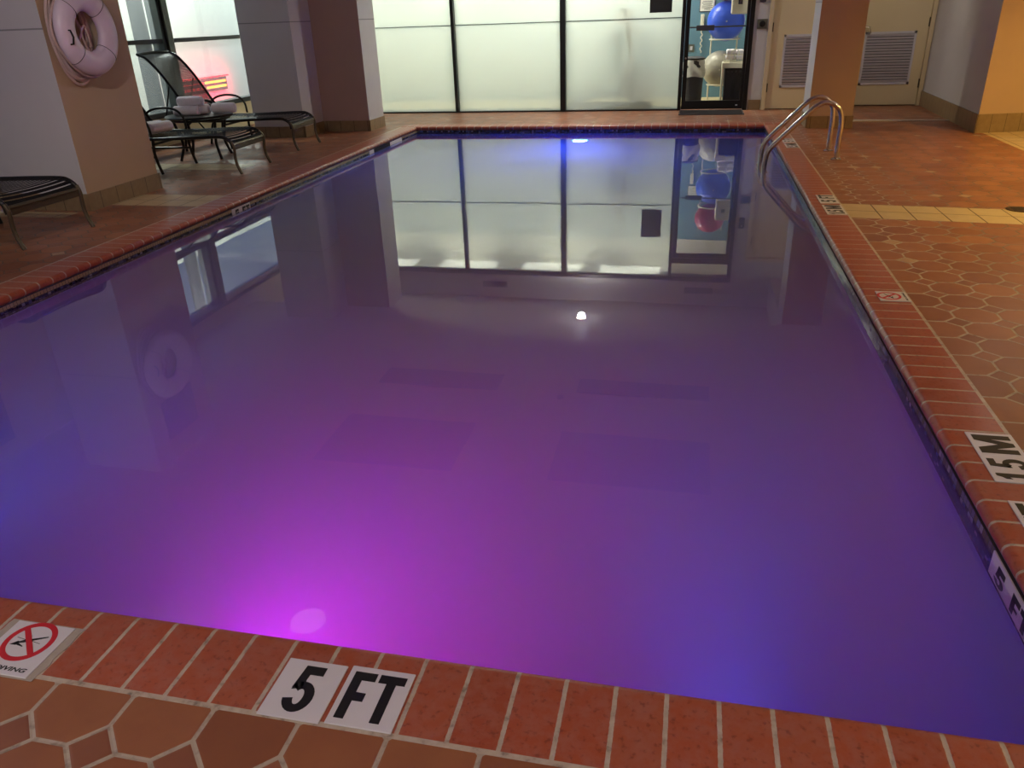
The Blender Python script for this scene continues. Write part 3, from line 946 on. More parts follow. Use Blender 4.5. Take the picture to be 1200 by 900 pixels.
# gym lamps
def gym_light(x, y, sx, sy, e):
    t = thing('gym_light_panel', 'flat white light panel in the gym ceiling behind frosted glass', 'ceiling light', (x, y, 2.75), 0, 'gym light panels')
    MB().box(-sx / 2, sx / 2, -sy / 2, sy / 2, -.02, 0).build('panel_frame', M['gym_white'], t)
    l = lamp('AREA', (0, 0, -.025), e, (1.0, .97, .86), (0, 0, -2), (sx * .9, sy * .9), parent=t)
for x in (-5.6, -4.0, -2.4, -.95):
    gym_light(x, 13.7, 1.2, .6, 50)
def downlight(x, y, z, e, color, label, group, spot=100, parent_tilt=None, size=.05, lensglow=12.0, rad=.075, blend=.8):
    t = thing('ceiling_downlight', label, 'ceiling light', (x, y, z), 0, group)
    MB().lathe([(rad, 0.0), (rad, -.012), (rad * .8, -.016), (rad * .78, 0.0)], 24).build('trim_ring', M['louver'], t, smooth=True)
    g_ = glow('lamp_lens_glow', (255, 250, 235) if color[2] > .6 else (255, 190, 90), lensglow)
    MB().lathe([(rad * .76, -.002), (rad * .74, -.010), (rad * .3, -.013)], 24).build('lens', g_, t, smooth=True)
    if e: lamp('SPOT', (0, 0, -.02), e, color, (parent_tilt or (0, 0, -1)), size, spot, blend, t)
    return t
for x in (-5.37, -3.67, -1.97, -.45):
    downlight(x, 12.78, 2.75, 190, (1, .93, .72), 'round downlight in the gym ceiling close behind the frosted glass', 'gym downlights', 95, (0, -.25, -1))

# ------------------------------------------------------------------ pool lights
def pool_light(x, y, z, face, rgb, lens, e, lensstr, label, spot=150, aim_dn=-.25, rad=.14):
    t = thing('pool_light', label, 'pool light', (x, y, z), 0)
    MB().lathe([(rad, 0), (rad, .02 * face), (rad * .9, .03 * face), (rad * .86, .01 * face)], 32, (0, 0, 0), 'Y').build('trim_ring', M['steel'], t, smooth=True)
    MB().lathe([(rad * .85, .004 * face), (rad * .75, .02 * face), (rad * .3, .03 * face)], 32, (0, 0, 0), 'Y').build('lens', glow('pool_lens_glow', lens, lensstr), t, smooth=True)
    lamp('SPOT', (0, .06 * face, 0), e, rgb, (0, .06 * face + face, aim_dn), rad * .7, spot, .9, t)
    return t
pool_light(-1.47, BY1 - .010, -.85, -1, (.05, .10, 1.0), (30, 200, 255), 230, 4.0, 'round blue underwater lamp glowing in the far pool wall', 150)
pool_light(-1.12, BY0 + .010, -.58, 1, (1.0, .02, .60), (255, 120, 255), 108, 4.0, 'round magenta underwater lamp in the near pool wall under the coping', 160, -.45)
pool_light(-2.9, BY0 + .010, -1.1, 1, (.08, .10, 1.0), (120, 90, 255), 125, 4.0, 'added violet underwater lamp, unseen in the near pool wall, left of the magenta one', 60, .12)  # added out of sight to spread blue-violet light through the water
pool_light(.2, BY0 + .010, -1.1, 1, (.07, .10, 1.0), (120, 90, 255), 98, 4.0, 'added violet underwater lamp, unseen in the near pool wall, right of the magenta one', 60, .12)  # second hidden lamp, added for the same blue-violet spread

# ------------------------------------------------------------------ room lamps
downlight(-1.55, 11.57, AZ, 260, (1, .97, .90), 'single lit downlight in the alcove ceiling, mirrored in the water', None, 165, lensglow=25, rad=.1)
for o_ in [o_ for o_ in COL.objects if o_.get('label', '').startswith('single lit downlight')]:
    lamp('POINT', (0, 0, -.05), 20, (1, .97, .9), None, .06, parent=o_)
for (x, y, e) in ((-2.5, 3.85, 0), (1.9, .7, 50), (-1.2, -1.2, 165), (-4.4, 1.6, 70), (1.8, -1.2, 80), (-4.4, -1.2, 160), (3.1, 7.6, 22)):  # all but the dim mirrored one are unseen fill lamps added for brightness
    big = y > 3 and x < 0
    dl = downlight(x, y, CZ, e, (1, .93, .87), 'unseen round fill downlight added to the main ceiling', 'added fill downlights in the main ceiling', 165, lensglow=1.0 if big else 12.0, rad=.17 if big else .075, blend=.5)
    if y > 3:
        del dl['group']
        dl['label'] = 'dim round downlight over the near left of the pool, mirrored in magenta water' if big else 'unseen white fill downlight added over the right hand deck'  # the right-deck lamp is added to brighten the doors and walls there
downlight(-3.3, 3.2, CZ, 145, (1, .94, .90), 'added eyeball fill downlight over the left deck, turned towards the ring buoy pier', None, 105, (-1.5, 2.6, -.75))  # unseen spot added to lift the left walls without the near deck
downlight(2.5, 10.8, CZ, 55, (1, .92, .76), 'added eyeball fill downlight turned towards the two louvred service doors', None, 120, (-.1, 1.6, -1.0))  # unseen spot added to brighten the doors more than the floor
downlight(4.1, 5.0, CZ, 640, (1, .74, .24), 'warm amber downlight over the right hand deck', None, 150)
downlight(4.1, 8.2, CZ, 340, (1, .64, .16), 'warm amber downlight near the amber lit wall', None, 150)

# world: dim dusk sky
wd = bpy.data.worlds.new('world'); S.world = wd; wd.use_nodes = True
nt = wd.node_tree; nt.nodes.clear()
wo = nt.nodes.new('ShaderNodeOutputWorld'); bg = nt.nodes.new('ShaderNodeBackground')
bg.inputs[0].default_value = srgb(78, 130, 220); bg.inputs[1].default_value = 0.55
nt.links.new(bg.outputs[0], wo.inputs[0])

# ------------------------------------------------------------------ street outside the left windows
struct(MB().box(-14, RX0 - .32, -4, 24, -.4, -.15).build('ground_outside', M['outside_ground']))
bw = MB().box(-9.6, -9.2, 6, 22, -.15, 2.3).box(-9.62, -9.16, 6, 22, 2.3, 2.42).build('outside_wall', M['outside_wall'])
tag(bw, 'pale low building wall outside the fogged left window', 'building')
t = thing('led_sign', 'glowing red sign with two yellow bars outside the window', 'sign', (-9.14, 14.10, .365))
MB().box(-.04, 0, -.82, .75, -.12, .12, .01).build('sign_case', M['blackmatte'], t)
yl = glow('yellow_led', (255, 150, 50), 5.0); rl = glow('red_led', (255, 30, 45), 3.0)
MB().box(0, .012, -.02, .70, .025, .065).build('yellow_bar', yl, t)
MB().box(0, .012, .02, .70, -.065, -.025).build('yellow_bar', yl, t)
for k in range(10):
    MB().box(0, .012, -.78 + .075 * k, -.78 + .075 * k + (.05 if k % 3 else .03), .025, .065).build('red_segment', rl, t)
    MB().box(0, .012, -.78 + .075 * k, -.78 + .075 * k + (.03 if k % 2 else .055), -.065, -.025).build('red_segment', rl, t)
MB().tube([(.05, -.8, .14), (.05, .75, .14)], .012, 8).tube([(0, -.8, .14), (.05, -.8, .14)], .008, 6).tube([(0, .75, .14), (.05, .75, .14)], .008, 6).build('red_neon_tube', glow('red_neon', (255, 20, 40), 6.0), t)
lamp('AREA', (.20, 0, 0), 34, (1, .02, .07), (-.5, 0, 0), (1.6, .25), parent=t)
t = thing('street_post', 'dark slim post outside the left pane of the window', 'post', (-8.0, 10.95, -.15))
MB().tube([(0, 0, 0), (0, 0, 3.2)], [.12, .10], 14).build('shaft', M['blackmatte'], t, smooth=True)
MB().lathe([(.13, 0), (.13, .05), (.10, .09)], 16).build('base_collar', M['grey_plastic'], t)
lamp_t = thing('street_lamp', 'white street lamp lighting the pale wall outside the window', 'lamp', (-7.7, 16.5, 3.2))
MB().lathe([(.02, .12), (.16, .05), (.17, 0), (.15, -.01)], 20).build('lamp_shade', M['grey_plastic'], lamp_t, smooth=True)
MB().tube([(0, 0, .1), (0, 0, .35), (.5, 0, .5), (.9, 0, .5)], .03, 8, smooth_pts=4).build('bracket', M['grey_plastic'], lamp_t)
lamp('POINT', (0, 0, -.08), 330, (.95, 1, .92), None, .12, parent=lamp_t)
for yy in (9.2, 13.0):
    l2 = copy_tree(lamp_t); l2.location = (-7.7, yy, 3.2)
    l2['label'] = 'white street lamp high outside, ' + ('above the dark post' if yy < 10 else 'midway along the pale wall')

# ------------------------------------------------------------------ depth tiles
GT = 'white depth marker tiles set in the coping'
def depth_tile(x, y, sx, sy, body, rz, label, lw=.72, lh=.78, bold=.045, z=0.0012):
    t = thing('depth_tile', label, 'depth marker', (x, y, z), rz)
    tl = MB().box(-sx / 2, sx / 2, -sy / 2, sy / 2, 0, .004, .001, 1).build('tile', M['tile_white'], t)
    me = glyph_mesh(body, sx * lw, sy * lh)
    me.materials.append(M['ink'])
    o = bpy.data.objects.new('lettering', me); COL.objects.link(o); o.parent = tl; o.location = (0, 0, .0041)
    return t
depth_tile(-.772, 1.122, .146, .163, '5', 0, 'white tile reading 5, left of the FT tile on the near coping', .44, .80, .06)
depth_tile(-.612, 1.127, .152, .163, 'FT', 0, 'white tile reading FT, right of the 5 tile on the near coping', .82, .80, .06)
Q = PI / 2
depth_tile(1.058, 2.52, .158, .145, 'M', Q, 'white tile reading M, above the 1.5 tile on the near right coping', .78, .80, .05)
depth_tile(1.058, 2.362, .158, .145, '1.5', Q, 'white tile reading 1.5, below the M tile on the near right coping', .80, .80, .05)
depth_tile(1.058, 2.10, .150, .145, 'FT', Q, 'white tile reading FT cut by the right edge, nearest the 1.5 tile', .82, .80, .06)
depth_tile(1.058, 1.95, .150, .145, '5', Q, 'white tile reading 5 just beyond the right picture edge', .44, .80, .06)
depth_tile(1.052, 5.90, .15, .135, '1.5', Q, 'white tile reading 1.5 beside the cream band, nearer of the middle tiles', .80, .80, .05)
depth_tile(1.052, 6.05, .15, .135, 'M', Q, 'white tile reading M beside the cream band, next to 1.5', .78, .80, .05)
depth_tile(1.052, 6.26, .15, .135, '5', Q, 'white tile reading 5 beyond the cream band tiles', .44, .80, .06)
depth_tile(1.052, 6.41, .15, .135, 'FT', Q, 'white tile reading FT beyond the cream band, farthest of the middle tiles', .82, .80, .06)
depth_tile(1.06, 8.93, .15, .135, '1.5', Q, 'white tile reading 1.5 by the pool ladder', .80, .80, .05)
depth_tile(1.06, 9.08, .15, .135, 'M', Q, 'white tile reading M by the pool ladder', .78, .80, .05)
depth_tile(1.06, 9.30, .15, .135, '5', Q, 'white tile reading 5 behind the ladder rails', .44, .80, .06)
depth_tile(1.06, 9.45, .15, .135, 'FT', Q, 'white tile reading FT behind the ladder rails, farthest on the right coping', .82, .80, .06)

def no_diving(x, y, sx, sy, rz, label, mortar=True):
    t = thing('no_diving_tile', label, 'warning tile', (x, y, .0012), rz)
    if mortar:
        m_ = MB()
        pts = []
        for (ax, ay) in ((-1, -1), (1, -1), (1, 1), (-1, 1)):
            pts.append((ax, ay))
        out = []
        e = .022
        W_, H_ = sx / 2 + e, sy / 2 + .004
        for i in range(40):
            f = i / 40 * 4; k = int(f); u = f - k
            a, b_ = pts[k], pts[(k + 1) % 4]
            px = (a[0] + (b_[0] - a[0]) * u) * W_; py = (a[1] + (b_[1] - a[1]) * u) * H_
            j = random.uniform(-.004, .004)
            out.append((px + (j if abs(px) > W_ - .01 else 0), py))
        m_.poly(out, 0, .0015).build('mortar_bed', M['mortar'], t)
    tl = MB().box(-sx / 2, sx / 2, -sy / 2, sy / 2, 0, .004, .001, 1).build('tile', M['tile_white'], t)
    c = (0, sy * .13)
    R_, r_ = sx * .385, sx * .305
    m_ = MB()
    z0, z1 = .0041, .0047
    n = 48
    for k in range(n):
        a, b_ = 2 * PI * k / n, 2 * PI * (k + 1) / n
        m_.poly([(c[0] + R_ * math.cos(a), c[1] + R_ * math.sin(a)), (c[0] + R_ * math.cos(b_), c[1] + R_ * math.sin(b_)),
                 (c[0] + r_ * math.cos(b_), c[1] + r_ * math.sin(b_)), (c[0] + r_ * math.cos(a), c[1] + r_ * math.sin(a))], z0, z1)
    m_.build('prohibition_ring', M['signred'], tl)
    m_ = MB()
    d = .5 ** .5
    hw = sx * .04
    p = lambda u, v: (c[0] + (u * -d + v * d), c[1] + (u * d + v * d))
    m_.poly([p(-r_ * 1.04, -hw), p(r_ * 1.04, -hw), p(r_ * 1.04, hw), p(-r_ * 1.04, hw)], z0, z1 + .0003)
    m_.build('slash', M['signred'], tl)
    # diver: body line to upper right, head and arms to lower left, with waves
    m_ = MB()
    q = lambda u, v: (c[0] + u * sx, c[1] + v * sx)
    m_.poly([q(-.20, -.075), q(-.10, .01), q(.23, .135), q(.24, .12), q(-.06, -.035)], z0, z1 - .0002)
    m_.poly([q(-.25, -.10), q(-.15, -.10), q(-.11, -.03), q(-.17, -.02)], z0, z1 - .0002)
    m_.poly([q(-.16, -.09), q(-.02, -.115), q(-.02, -.10), q(-.12, -.06)], z0, z1 - .0002)
    m_.poly([q(-.24, .04), q(-.05, .015), q(-.05, .022), q(-.24, .048)], z0, z1 - .0002)
    m_.poly([q(.03, .01), q(.2, -.02), q(.2, -.012), q(.03, .018)], z0, z1 - .0002)
    m_.build('diver_symbol', M['ink'], tl)
    me = text_mesh('NO DIVING', sx * .82, sy * .075, .0005, .02, .2)
    me.materials.append(M['ink'])
    o = bpy.data.objects.new('lettering', me); COL.objects.link(o); o.parent = tl; o.location = (0, -sy * .39, .0041)
no_diving(-1.512, 1.112, .166, .163, 0, 'white NO DIVING tile with red prohibition ring on the near coping')
no_diving(1.052, 4.04, .15, .145, Q, 'white NO DIVING tile with red ring midway along the right coping', False)

# depth tiles in the waterline band
def band_tile(x, y, z, body, rot, label, sx=.15, sy=.12):
    t = thing('waterline_tile', label, 'depth marker', (x, y, z))
    t.rotation_euler = (PI / 2, 0, rot)
    tl = MB().box(-sx / 2, sx / 2, -sy / 2, sy / 2, 0, .004).build('tile', M['tile_white'], t)
    me = glyph_mesh(body, sx * (.44 if body == '5' else .8), sy * .78); me.materials.append(M['ink'])
    o = bpy.data.objects.new('lettering', me); COL.objects.link(o); o.parent = tl; o.location = (0, 0, .0041)
band_tile(BX1 - .0081, 1.92, -.112, '5', -PI / 2, 'white tile reading 5 in the dark mosaic band at lower right')
band_tile(BX1 - .0081, 1.77, -.112, 'FT', -PI / 2, 'white tile reading FT in the dark mosaic band at lower right')
band_tile(BX0 + .0081, 5.95, -.112, '5', PI / 2, 'white tile reading 5 in the stained mosaic band on the left')
band_tile(BX0 + .0081, 6.10, -.112, 'FT', PI / 2, 'white tile reading FT in the stained mosaic band on the left')
# skimmer mouth in the left wall
t = thing('skimmer', 'dark skimmer opening with pale faceplate in the left pool wall', 'skimmer', (BX0 + .0081, 9.4, -.085))
MB().box(0, .008, -.42, -.28, -.05, .034).box(0, .008, .28, .72, -.05, .034).box(0, .008, -.28, .28, -.06, -.05).build('faceplate', M['tile_white'], t)
MB().box(0, .006, -.28, .28, -.05, .034).build('opening', M['blackmatte'], t)

# ------------------------------------------------------------------ ladder
t = thing('pool_ladder', 'stainless steel pool ladder with two arched grab rails on the right deck', 'ladder', (1.38, 8.40, 0))
for yy in (-.26, .26):
    pts = [(0, yy, .0), (0, yy, .18), (0, yy, .34), (-.02, yy, .44), (-.08, yy, .505), (-.165, yy, .525), (-.235, yy, .495), (-.31, yy, .43),
           (-.45, yy, .285), (-.58, yy, .15), (-.635, yy, .08), (-.655, yy, 0), (-.66, yy, -.12), (-.66, yy, -.6), (-.66, yy, -1.05)]
    rl_ = MB().tube(pts, .0235, 14, smooth_pts=5).build('rail', M['steel'], t, smooth=True)
    MB().lathe([(.05, 0), (.05, .006), (.036, .016), (.028, .018)], 24, (0, yy, .001)).build('escutcheon', M['steel'], rl_, smooth=True)
for z in (-.38, -.66, -.94):
    MB().box(-.70, -.62, -.24, .24, z - .012, z + .012, .008).build('tread', M['steel'], t)

# ------------------------------------------------------------------ chaises
def make_chaise(label):
    """foot end at x=0, head towards -x, width along y"""
    root = thing('chaise_lounge', label, 'chaise lounge', (0, 0, 0), 0, 'dark strapped chaise lounges along the windows')
    hw = .33
    seat_prof = [(.0, .26), (-.015, .325), (-.07, .365), (-.15, .378), (-.40, .374), (-.80, .362), (-1.10, .366), (-1.26, .382)]
    def prof3(y, prof, dz=0): return [(a, y, b + dz) for a, b in prof]
    for s in (-1, 1):
        y = s * hw
        MB().tube(prof3(y, seat_prof, -.012), .017, 10, smooth_pts=5).build('seat_rail', M['bronze'], root, smooth=True)
        MB().tube([(-.005, y, .315), (.012, y, .26), (.006, y, .16), (.018, y, .08), (.05, y, .0)], .015, 10, smooth_pts=5).build('leg', M['bronze_light'], root, smooth=True)
        MB().tube([(-.86, y, .35), (-.875, y, .24), (-.862, y, .12), (-.83, y, .0)], .015, 10, smooth_pts=5).build('leg', M['bronze'], root, smooth=True)
        MB().tube([(-1.42, y * .9, .0), (-1.40, y * .95, .12), (-1.36, y, .26), (-1.24, y, .37)], .015, 10, smooth_pts=5).build('leg', M['bronze'], root, smooth=True)
        MB().tube([(-.86, y, .17), (-1.385, y * .97, .17)], .012, 8).build('side_stretcher', M['bronze'], root)
        # arm
        MB().tube([(-1.34, y, .52), (-1.24, y, .57), (-1.10, y, .59), (-.96, y, .565), (-.885, y, .49), (-.87, y, .375)], [.013], 8, smooth_pts=6).build('arm', M['bronze'], root, smooth=True)
    MB().tube([(.0, -hw, .285), (.0, hw, .285)], .016, 8).box(-.006, .010, -hw, hw, .235, .30, .004).build('foot_rail', M['bronze_light'], root)
    MB().tube([(-.86, -hw, .30), (-.86, hw, .30)], .012, 8).build('cross_rail', M['bronze'], root)
    MB().tube([(-1.40, -hw * .95, .12), (-1.40, hw * .95, .12)], .012, 8).build('cross_rail', M['bronze'], root)
    # straps across the seat
    dense = catmull([Vector((a, 0, b)) for a, b in seat_prof], 12)
    L = [0]
    for p, q in zip(dense, dense[1:]): L.append(L[-1] + (q - p).length)
    def at(s):
        for i in range(len(L) - 1):
            if L[i + 1] >= s:
                u = (s - L[i]) / max(1e-6, L[i + 1] - L[i]); return dense[i].lerp(dense[i + 1], u)
        return dense[-1]
    n = 34
    pitch = L[-1] / n
    m_ = MB()
    for k in range(n):
        a, b_ = at(k * pitch + pitch * .12), at(k * pitch + pitch * .88)
        rows = []
        for p in (a, (a + b_) / 2, b_):
            bulge = .003 if p is not a and p is not b_ else 0
            rows.append([(p.x, y, p.z + bulge - .012 * (1 - (y / hw) ** 2)) for y in [hw * (j / 4 - 1) for j in range(9)]])
        m_.strip(rows, .004)
    m_.build('seat_straps', M['strap'], root, smooth=True)
    # back
    bprof = [(-1.22, .385), (-1.31, .53), (-1.40, .68), (-1.50, .84), (-1.60, .97), (-1.69, 1.06), (-1.78, 1.10)]
    for s in (-1, 1):
        MB().tube([(a, s * (hw - .005), b) for a, b in bprof], .017, 10, smooth_pts=5).build('back_rail', M['bronze'], root, smooth=True)
    MB().tube([(-1.78, -hw, 1.10), (-1.795, 0, 1.112), (-1.78, hw, 1.10)], .017, 8, smooth_pts=5).build('head_rail', M['bronze'], root, smooth=True)
    rows = [[(p.x + .012 * (1 - (y / hw) ** 2) * -1, y, p.z) for y in [hw * .97 * (j / 5 - 1) for j in range(11)]] for p in catmull([Vector((a, 0, b)) for a, b in bprof], 5)]
    MB().strip(rows, 0.003, uv=True).build('back_mesh', M['weave'], root, smooth=True)
    for s in (-1, 1):
        MB().tube([(-1.48, s * hw * .8, .80), (-1.62, s * hw * .8, .4), (-1.42, s * hw * .8, .14)], .010, 8).build('back_prop', M['bronze'], root)
    return root
ch = make_chaise('dark strapped chaise lounge nearest the glass partition, its back against the window')
ch.location = (-4.62, 9.0, 0); ch.rotation_euler = (0, 0, math.radians(3))
c2 = copy_tree(ch); c2.location = (-4.51, 7.52, 0); c2.rotation_euler = (0, 0, math.radians(3))
c2['label'] = 'dark strapped chaise lounge between the life ring pier and the small round table'
c3 = copy_tree(ch); c3.location = (-4.52, 4.70, 0); c3.rotation_euler = (0, 0, math.radians(-2))
c3['label'] = 'dark strapped chaise lounge cut by the left edge, only its foot end showing'

# side table
t = thing('side_table', 'round dark side table with rolled towels between two chaise lounges', 'table', (-5.48, 8.21, 0))
MB().lathe([(.34, .445), (.365, .45), (.37, .462), (.36, .472), (.0, .474)], 40).build('tabletop', M['bronze'], t, smooth=True)
MB().tube([(.33 * math.cos(2 * PI * k / 28), .33 * math.sin(2 * PI * k / 28), .43) for k in range(28)], .012, 8, closed=True).build('apron_ring', M['bronze'], t, smooth=True)
for k in range(4):
    a = PI / 4 + k * PI / 2 + .3
    c_, s_ = math.cos(a), math.sin(a)
    MB().tube([(.32 * c_, .32 * s_, .43), (.28 * c_, .28 * s_, .28), (.26 * c_, .26 * s_, .16), (.32 * c_, .32 * s_, .0)], .016, 8, smooth_pts=4).build('leg', M['bronze'], t, smooth=True)
def towel_roll(x, y, z, r, L_, rz, label):
    o = MB()
    # spiral roll: outer skin plus a visible spiral on both ends
    prof = [(r * .35, -L_ / 2 + .012), (r * .8, -L_ / 2 + .002), (r * .97, -L_ / 2 + .006), (r, -L_ / 2 + .02), (r * 1.02, 0), (r, L_ / 2 - .02), (r * .97, L_ / 2 - .006), (r * .8, L_ / 2 - .002), (r * .35, L_ / 2 - .012)]
    o.lathe(prof, 24, (0, 0, 0), 'X')
    root = o.build('rolled_towel', M['towel'], smooth=True, angle=60)
    root.location = (x, y, z + r); root.rotation_euler = (0, 0, rz)
    tag(root, label, 'towel', 'rolled white towels')
    for e in (-1, 1):
        pts = [((L_ / 2 + .001) * e, (r * .15 + r * .75 * k / 60) * math.cos(k * .32), (r * .15 + r * .75 * k / 60) * math.sin(k * .32)) for k in range(61)]
        MB().tube(pts, .006, 5).build('rolled_end', M['towel'], root, smooth=True)
tz = .475
towel_roll(-5.55, 8.10, tz, .052, .27, .25, 'rolled white towel at the front left on the round table')
towel_roll(-5.50, 8.226, tz, .052, .27, .25, 'rolled white towel behind the front one on the round table')
towel_roll(-5.525, 8.163, tz + .092, .052, .27, .25, 'rolled white towel lying on top of the two lower rolls')
towel_roll(-5.215, 8.315, tz, .055, .25, .3, 'rolled white towel at the right end of the round table')
towel_roll(-5.46, 7.44, .377, .055, .30, 1.45, 'rolled white towel on the chaise seat, nearest the life ring pier')
towel_roll(-5.58, 7.46, .378, .055, .30, 1.45, 'rolled white towel on the chaise seat, tucked behind another roll')

# ------------------------------------------------------------------ life ring
t = thing('life_ring', 'white ring buoy hanging on the tan side of the pier', 'life ring', (-4.755, 5.845, 1.36))
n, m = 72, 22
RM, ra, rb = .235, .090, .062
mb = MB()
rings = []
for k in range(n):
    a = 2 * PI * k / n
    rings.append([mb.bm.verts.new((rb * math.sin(2 * PI * j / m), (RM + ra * math.cos(2 * PI * j / m)) * math.cos(a), (RM + ra * math.cos(2 * PI * j / m)) * math.sin(a))) for j in range(m)])
for k in range(n):
    A, B = rings[k], rings[(k + 1) % n]
    for j in range(m): mb.bm.faces.new((A[j], A[(j + 1) % m], B[(j + 1) % m], B[j]))
buoy = mb.build('buoy', M['ring'], t, smooth=True, angle=180)
for k in range(4):
    a = PI / 4 + k * PI / 2
    u = Vector((0, math.cos(a), math.sin(a)))
    pts = [u * (RM + (ra + .001) * math.cos(2 * PI * j / 24)) + Vector((1, 0, 0)) * (rb + .001) * math.sin(2 * PI * j / 24) for j in range(24)]
    MB().tube(pts, .0022, 6, closed=True).build('seam_band', M['grey_plastic'], buoy)
a = math.radians(188)
ct = Vector((.056, .262 * math.cos(a), .262 * math.sin(a)))
MB().tube([ct + Vector((-.012, -.01, .05)), ct + Vector((.012, 0, .048)), ct + Vector((.016, .012, 0)), ct + Vector((.012, 0, -.048)), ct + Vector((-.012, -.01, -.05))], .007, 8).build('rope_bracket', M['blackmatte'], buoy)
# grab line looped round the back rim
pts = []
for k in range(48):
    a = 2 * PI * k / 48
    R_ = .325 + .012 * math.cos(4 * a)
    pts.append((-.035, R_ * math.cos(a), R_ * math.sin(a)))
MB().tube(pts, .012, 8, closed=True).build('grab_line', M['rope'], t, smooth=True)
o = thing('throw_rope', 'pale coiled throw rope hanging behind the white ring buoy', 'rope', (-4.852, 5.80, 1.35))
m_ = MB()
for j in range(6):
    pts = []
    for k in range(40):
        a = 2 * PI * k / 40
        R1, R2 = .19 + .02 * math.sin(j * 2.1), .33 + .018 * math.cos(j * 1.7)
        pts.append((-.008 + .004 * j, .02 * math.sin(j) + R1 * math.cos(a) - .03, R2 * math.sin(a) - .03 + .01 * j))
    m_.tube(pts, .013, 7, closed=True)
m_.build('coil', M['rope'], o, smooth=True)
MB().tube([(0.03, .02, .12), (.05, .04, .02), (.045, .0, -.06), (.04, .09, -.14), (.05, .03, -.02), (.04, .10, .05), (.045, .12, -.10)], .011, 8, smooth_pts=5).build('loose_end', M['rope'], o, smooth=True)
MB().tube([(-.031, 0.02, .30), (.04, .02, .30), (.05, .02, .335)], .010, 8).build('wall_hook', M['bronze'], o)
pl = thing('wall_plaque', 'dark plain board above the ring buoy, seen mirrored in the water', 'board', (-4.868, 5.98, 1.95))
MB().box(-.010, .008, -.24, .24, -.2, .2, .004).build('board', M['grey_plastic'], pl)
MB().box(.006, .012, -.25, .25, .19, .205).box(.006, .012, -.25, .25, -.205, -.19).build('edge_strip', M['bronze'], pl)

# ------------------------------------------------------------------ small fixtures
t = thing('door_mat', 'grey rubber mat in front of the glass door', 'mat', (.255, 12.13, .001))
MB().box(-.46, .45, -.30, .28, 0, .012, .004).build('mat_body', M['rubber'], t)
m_ = MB()
for k in range(14): m_.box(-.44, .43, -.28 + .04 * k, -.27 + .04 * k, .0121, .015)
m_.build('mat_ridges', M['rubber'], t)
t = thing('floor_drain', 'round dark drain cover in the cream tile band', 'drain', (2.30, 6.08, .001))
MB().lathe([(.085, 0), (.085, .004), (.07, .005), (.0, .005)], 28).build('cover', M['drain'], t, smooth=True)
m_ = MB()
for k in range(5): m_.box(-.05, .05, -.045 + .02 * k, -.037 + .02 * k, .0051, .0058)
m_.build('grate_slots', M['blackmatte'], t)
t = thing('call_box', 'square metal push button box on grey wall right of the glass door', 'call box', (.875, FY + .002, 1.148))
MB().box(-.068, .068, -.02, 0, -.062, .062, .005).build('box_plate', M['mullion'], t)
MB().lathe([(.04, -.02), (.04, -.034), (.03, -.04)], 20, (0, 0, 0), 'Y').build('button', M['blackmatte'], t, smooth=True)
t = thing('card_reader', 'narrow grey card reader above the push button box', 'card reader', (.855, FY + .002, 1.51))
MB().box(-.042, .042, -.03, 0, -.085, .085, .008).build('reader_case', M['grey_plastic'], t)
MB().box(-.012, .012, -.033, -.029, .03, .06).build('indicator', M['louver'], t)
t = thing('glass_sign', 'black square plate on the frosted pane left of the glass door', 'sign plate', (-.548, FY + .045, 1.56))
MB().box(-.152, .152, -.012, .004, -.215, .215, .003).build('plate', M['blackmatte'], t)
MB().box(-.158, .158, -.002, .0045, -.221, .221).build('backing', M['black'], t)
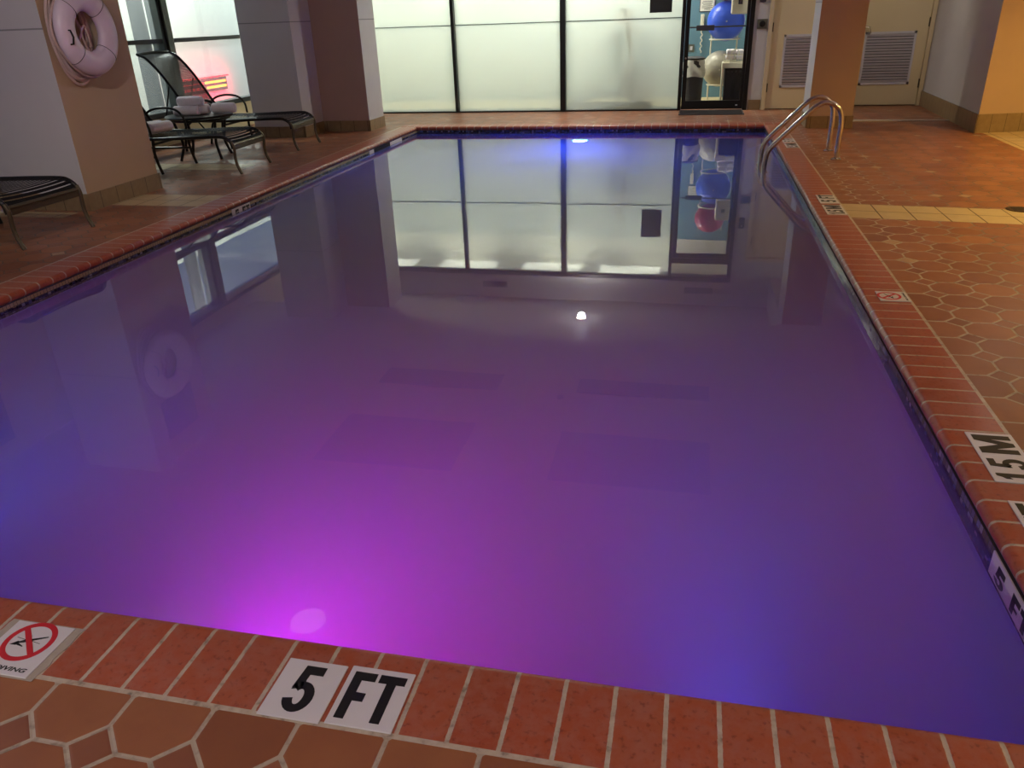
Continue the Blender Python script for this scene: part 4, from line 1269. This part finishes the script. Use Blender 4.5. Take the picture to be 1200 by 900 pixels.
def vent(x, y, z, w_, h_, label, group, down=False):
    t = thing('air_vent', label, 'vent', (x, y, z), 0, group)
    if down: t.rotation_euler = (-PI / 2, 0, 0)
    m_ = MB()
    e = .03
    m_.box(-w_ / 2, w_ / 2, -.012, 0, -h_ / 2, -h_ / 2 + e); m_.box(-w_ / 2, w_ / 2, -.012, 0, h_ / 2 - e, h_ / 2)
    m_.box(-w_ / 2, -w_ / 2 + e, -.012, 0, -h_ / 2 + e, h_ / 2 - e); m_.box(w_ / 2 - e, w_ / 2, -.012, 0, -h_ / 2 + e, h_ / 2 - e)
    m_.build('vent_frame', M['louver'], t)
    MB().box(-w_ / 2 + e, w_ / 2 - e, -.003, -.0005, -h_ / 2 + e, h_ / 2 - e).build('vent_throat', M['louver_dark'], t)
    m_ = MB()
    n = int((w_ - 2 * e) / .035)
    for k in range(n):
        xx = -w_ / 2 + e + (w_ - 2 * e) * (k + .5) / n
        m_.box(xx - .004, xx + .004, -.010, -.003, -h_ / 2 + e, h_ / 2 - e)
    m_.build('vent_blades', M['mullion'], t)
vent(-3.18, FY, 2.665, .50, .17, 'white framed air vent on the header, left one mirrored in the water', None)
vent(.27, FY, 2.65, .52, .17, 'white framed air vent on the header above the glass door', None)
# dark louvre slots in the main ceiling
def slot(x0, x1, y0, y1, label):
    t = thing('ceiling_grille', label, 'ceiling grille', ((x0 + x1) / 2, (y0 + y1) / 2, CZ), 0, 'dark ceiling grilles over the pool')
    a, b_ = (x1 - x0) / 2, (y1 - y0) / 2
    MB().box(-a, a, -b_, b_, -.010, -.001).build('grille_panel', M['louver_dark'], t)
    MB().box(-a, a, -b_, -b_ + .02, -.014, -.0005).box(-a, a, b_ - .02, b_, -.014, -.0005).box(-a, -a + .02, -b_, b_, -.014, -.0005).box(a - .02, a, -b_, b_, -.014, -.0005).build('grille_frame', M['grey_plastic'], t)
slot(-3.5, -2.03, 7.80, 8.22, 'narrow dark ceiling grille over the left of the pool, mirrored in water')
slot(-1.11, .38, 7.87, 8.24, 'narrow dark ceiling grille over the right of the pool, mirrored in water')
slot(-3.5, -2.06, 6.0, 6.97, 'wide dark ceiling grille over the left of the pool, mirrored in water')
slot(-1.12, .37, 6.0, 6.93, 'wide dark ceiling grille over the right of the pool, mirrored in water')
t = thing('smoke_detector', 'small round smoke detector on the main ceiling, mirrored as a dark dot', 'smoke detector', (-1.27, 7.72, CZ))
MB().lathe([(.04, 0), (.045, -.01), (.04, -.025), (.02, -.032)], 20).build('detector_body', M['grey_plastic'], t, smooth=True)
MB().lathe([(.012, -.031), (.008, -.036)], 12).build('sensor_tip', M['blackmatte'], t)

# ------------------------------------------------------------------ light transport
S.cycles.volume_bounces = 3

# ------------------------------------------------------------------ colour management
vs = S.view_settings
S.display_settings.display_device = 'sRGB'
vs.view_transform = 'Standard'; vs.look = 'None'; vs.exposure = 0.0; vs.gamma = 1.0; vs.use_curve_mapping = False
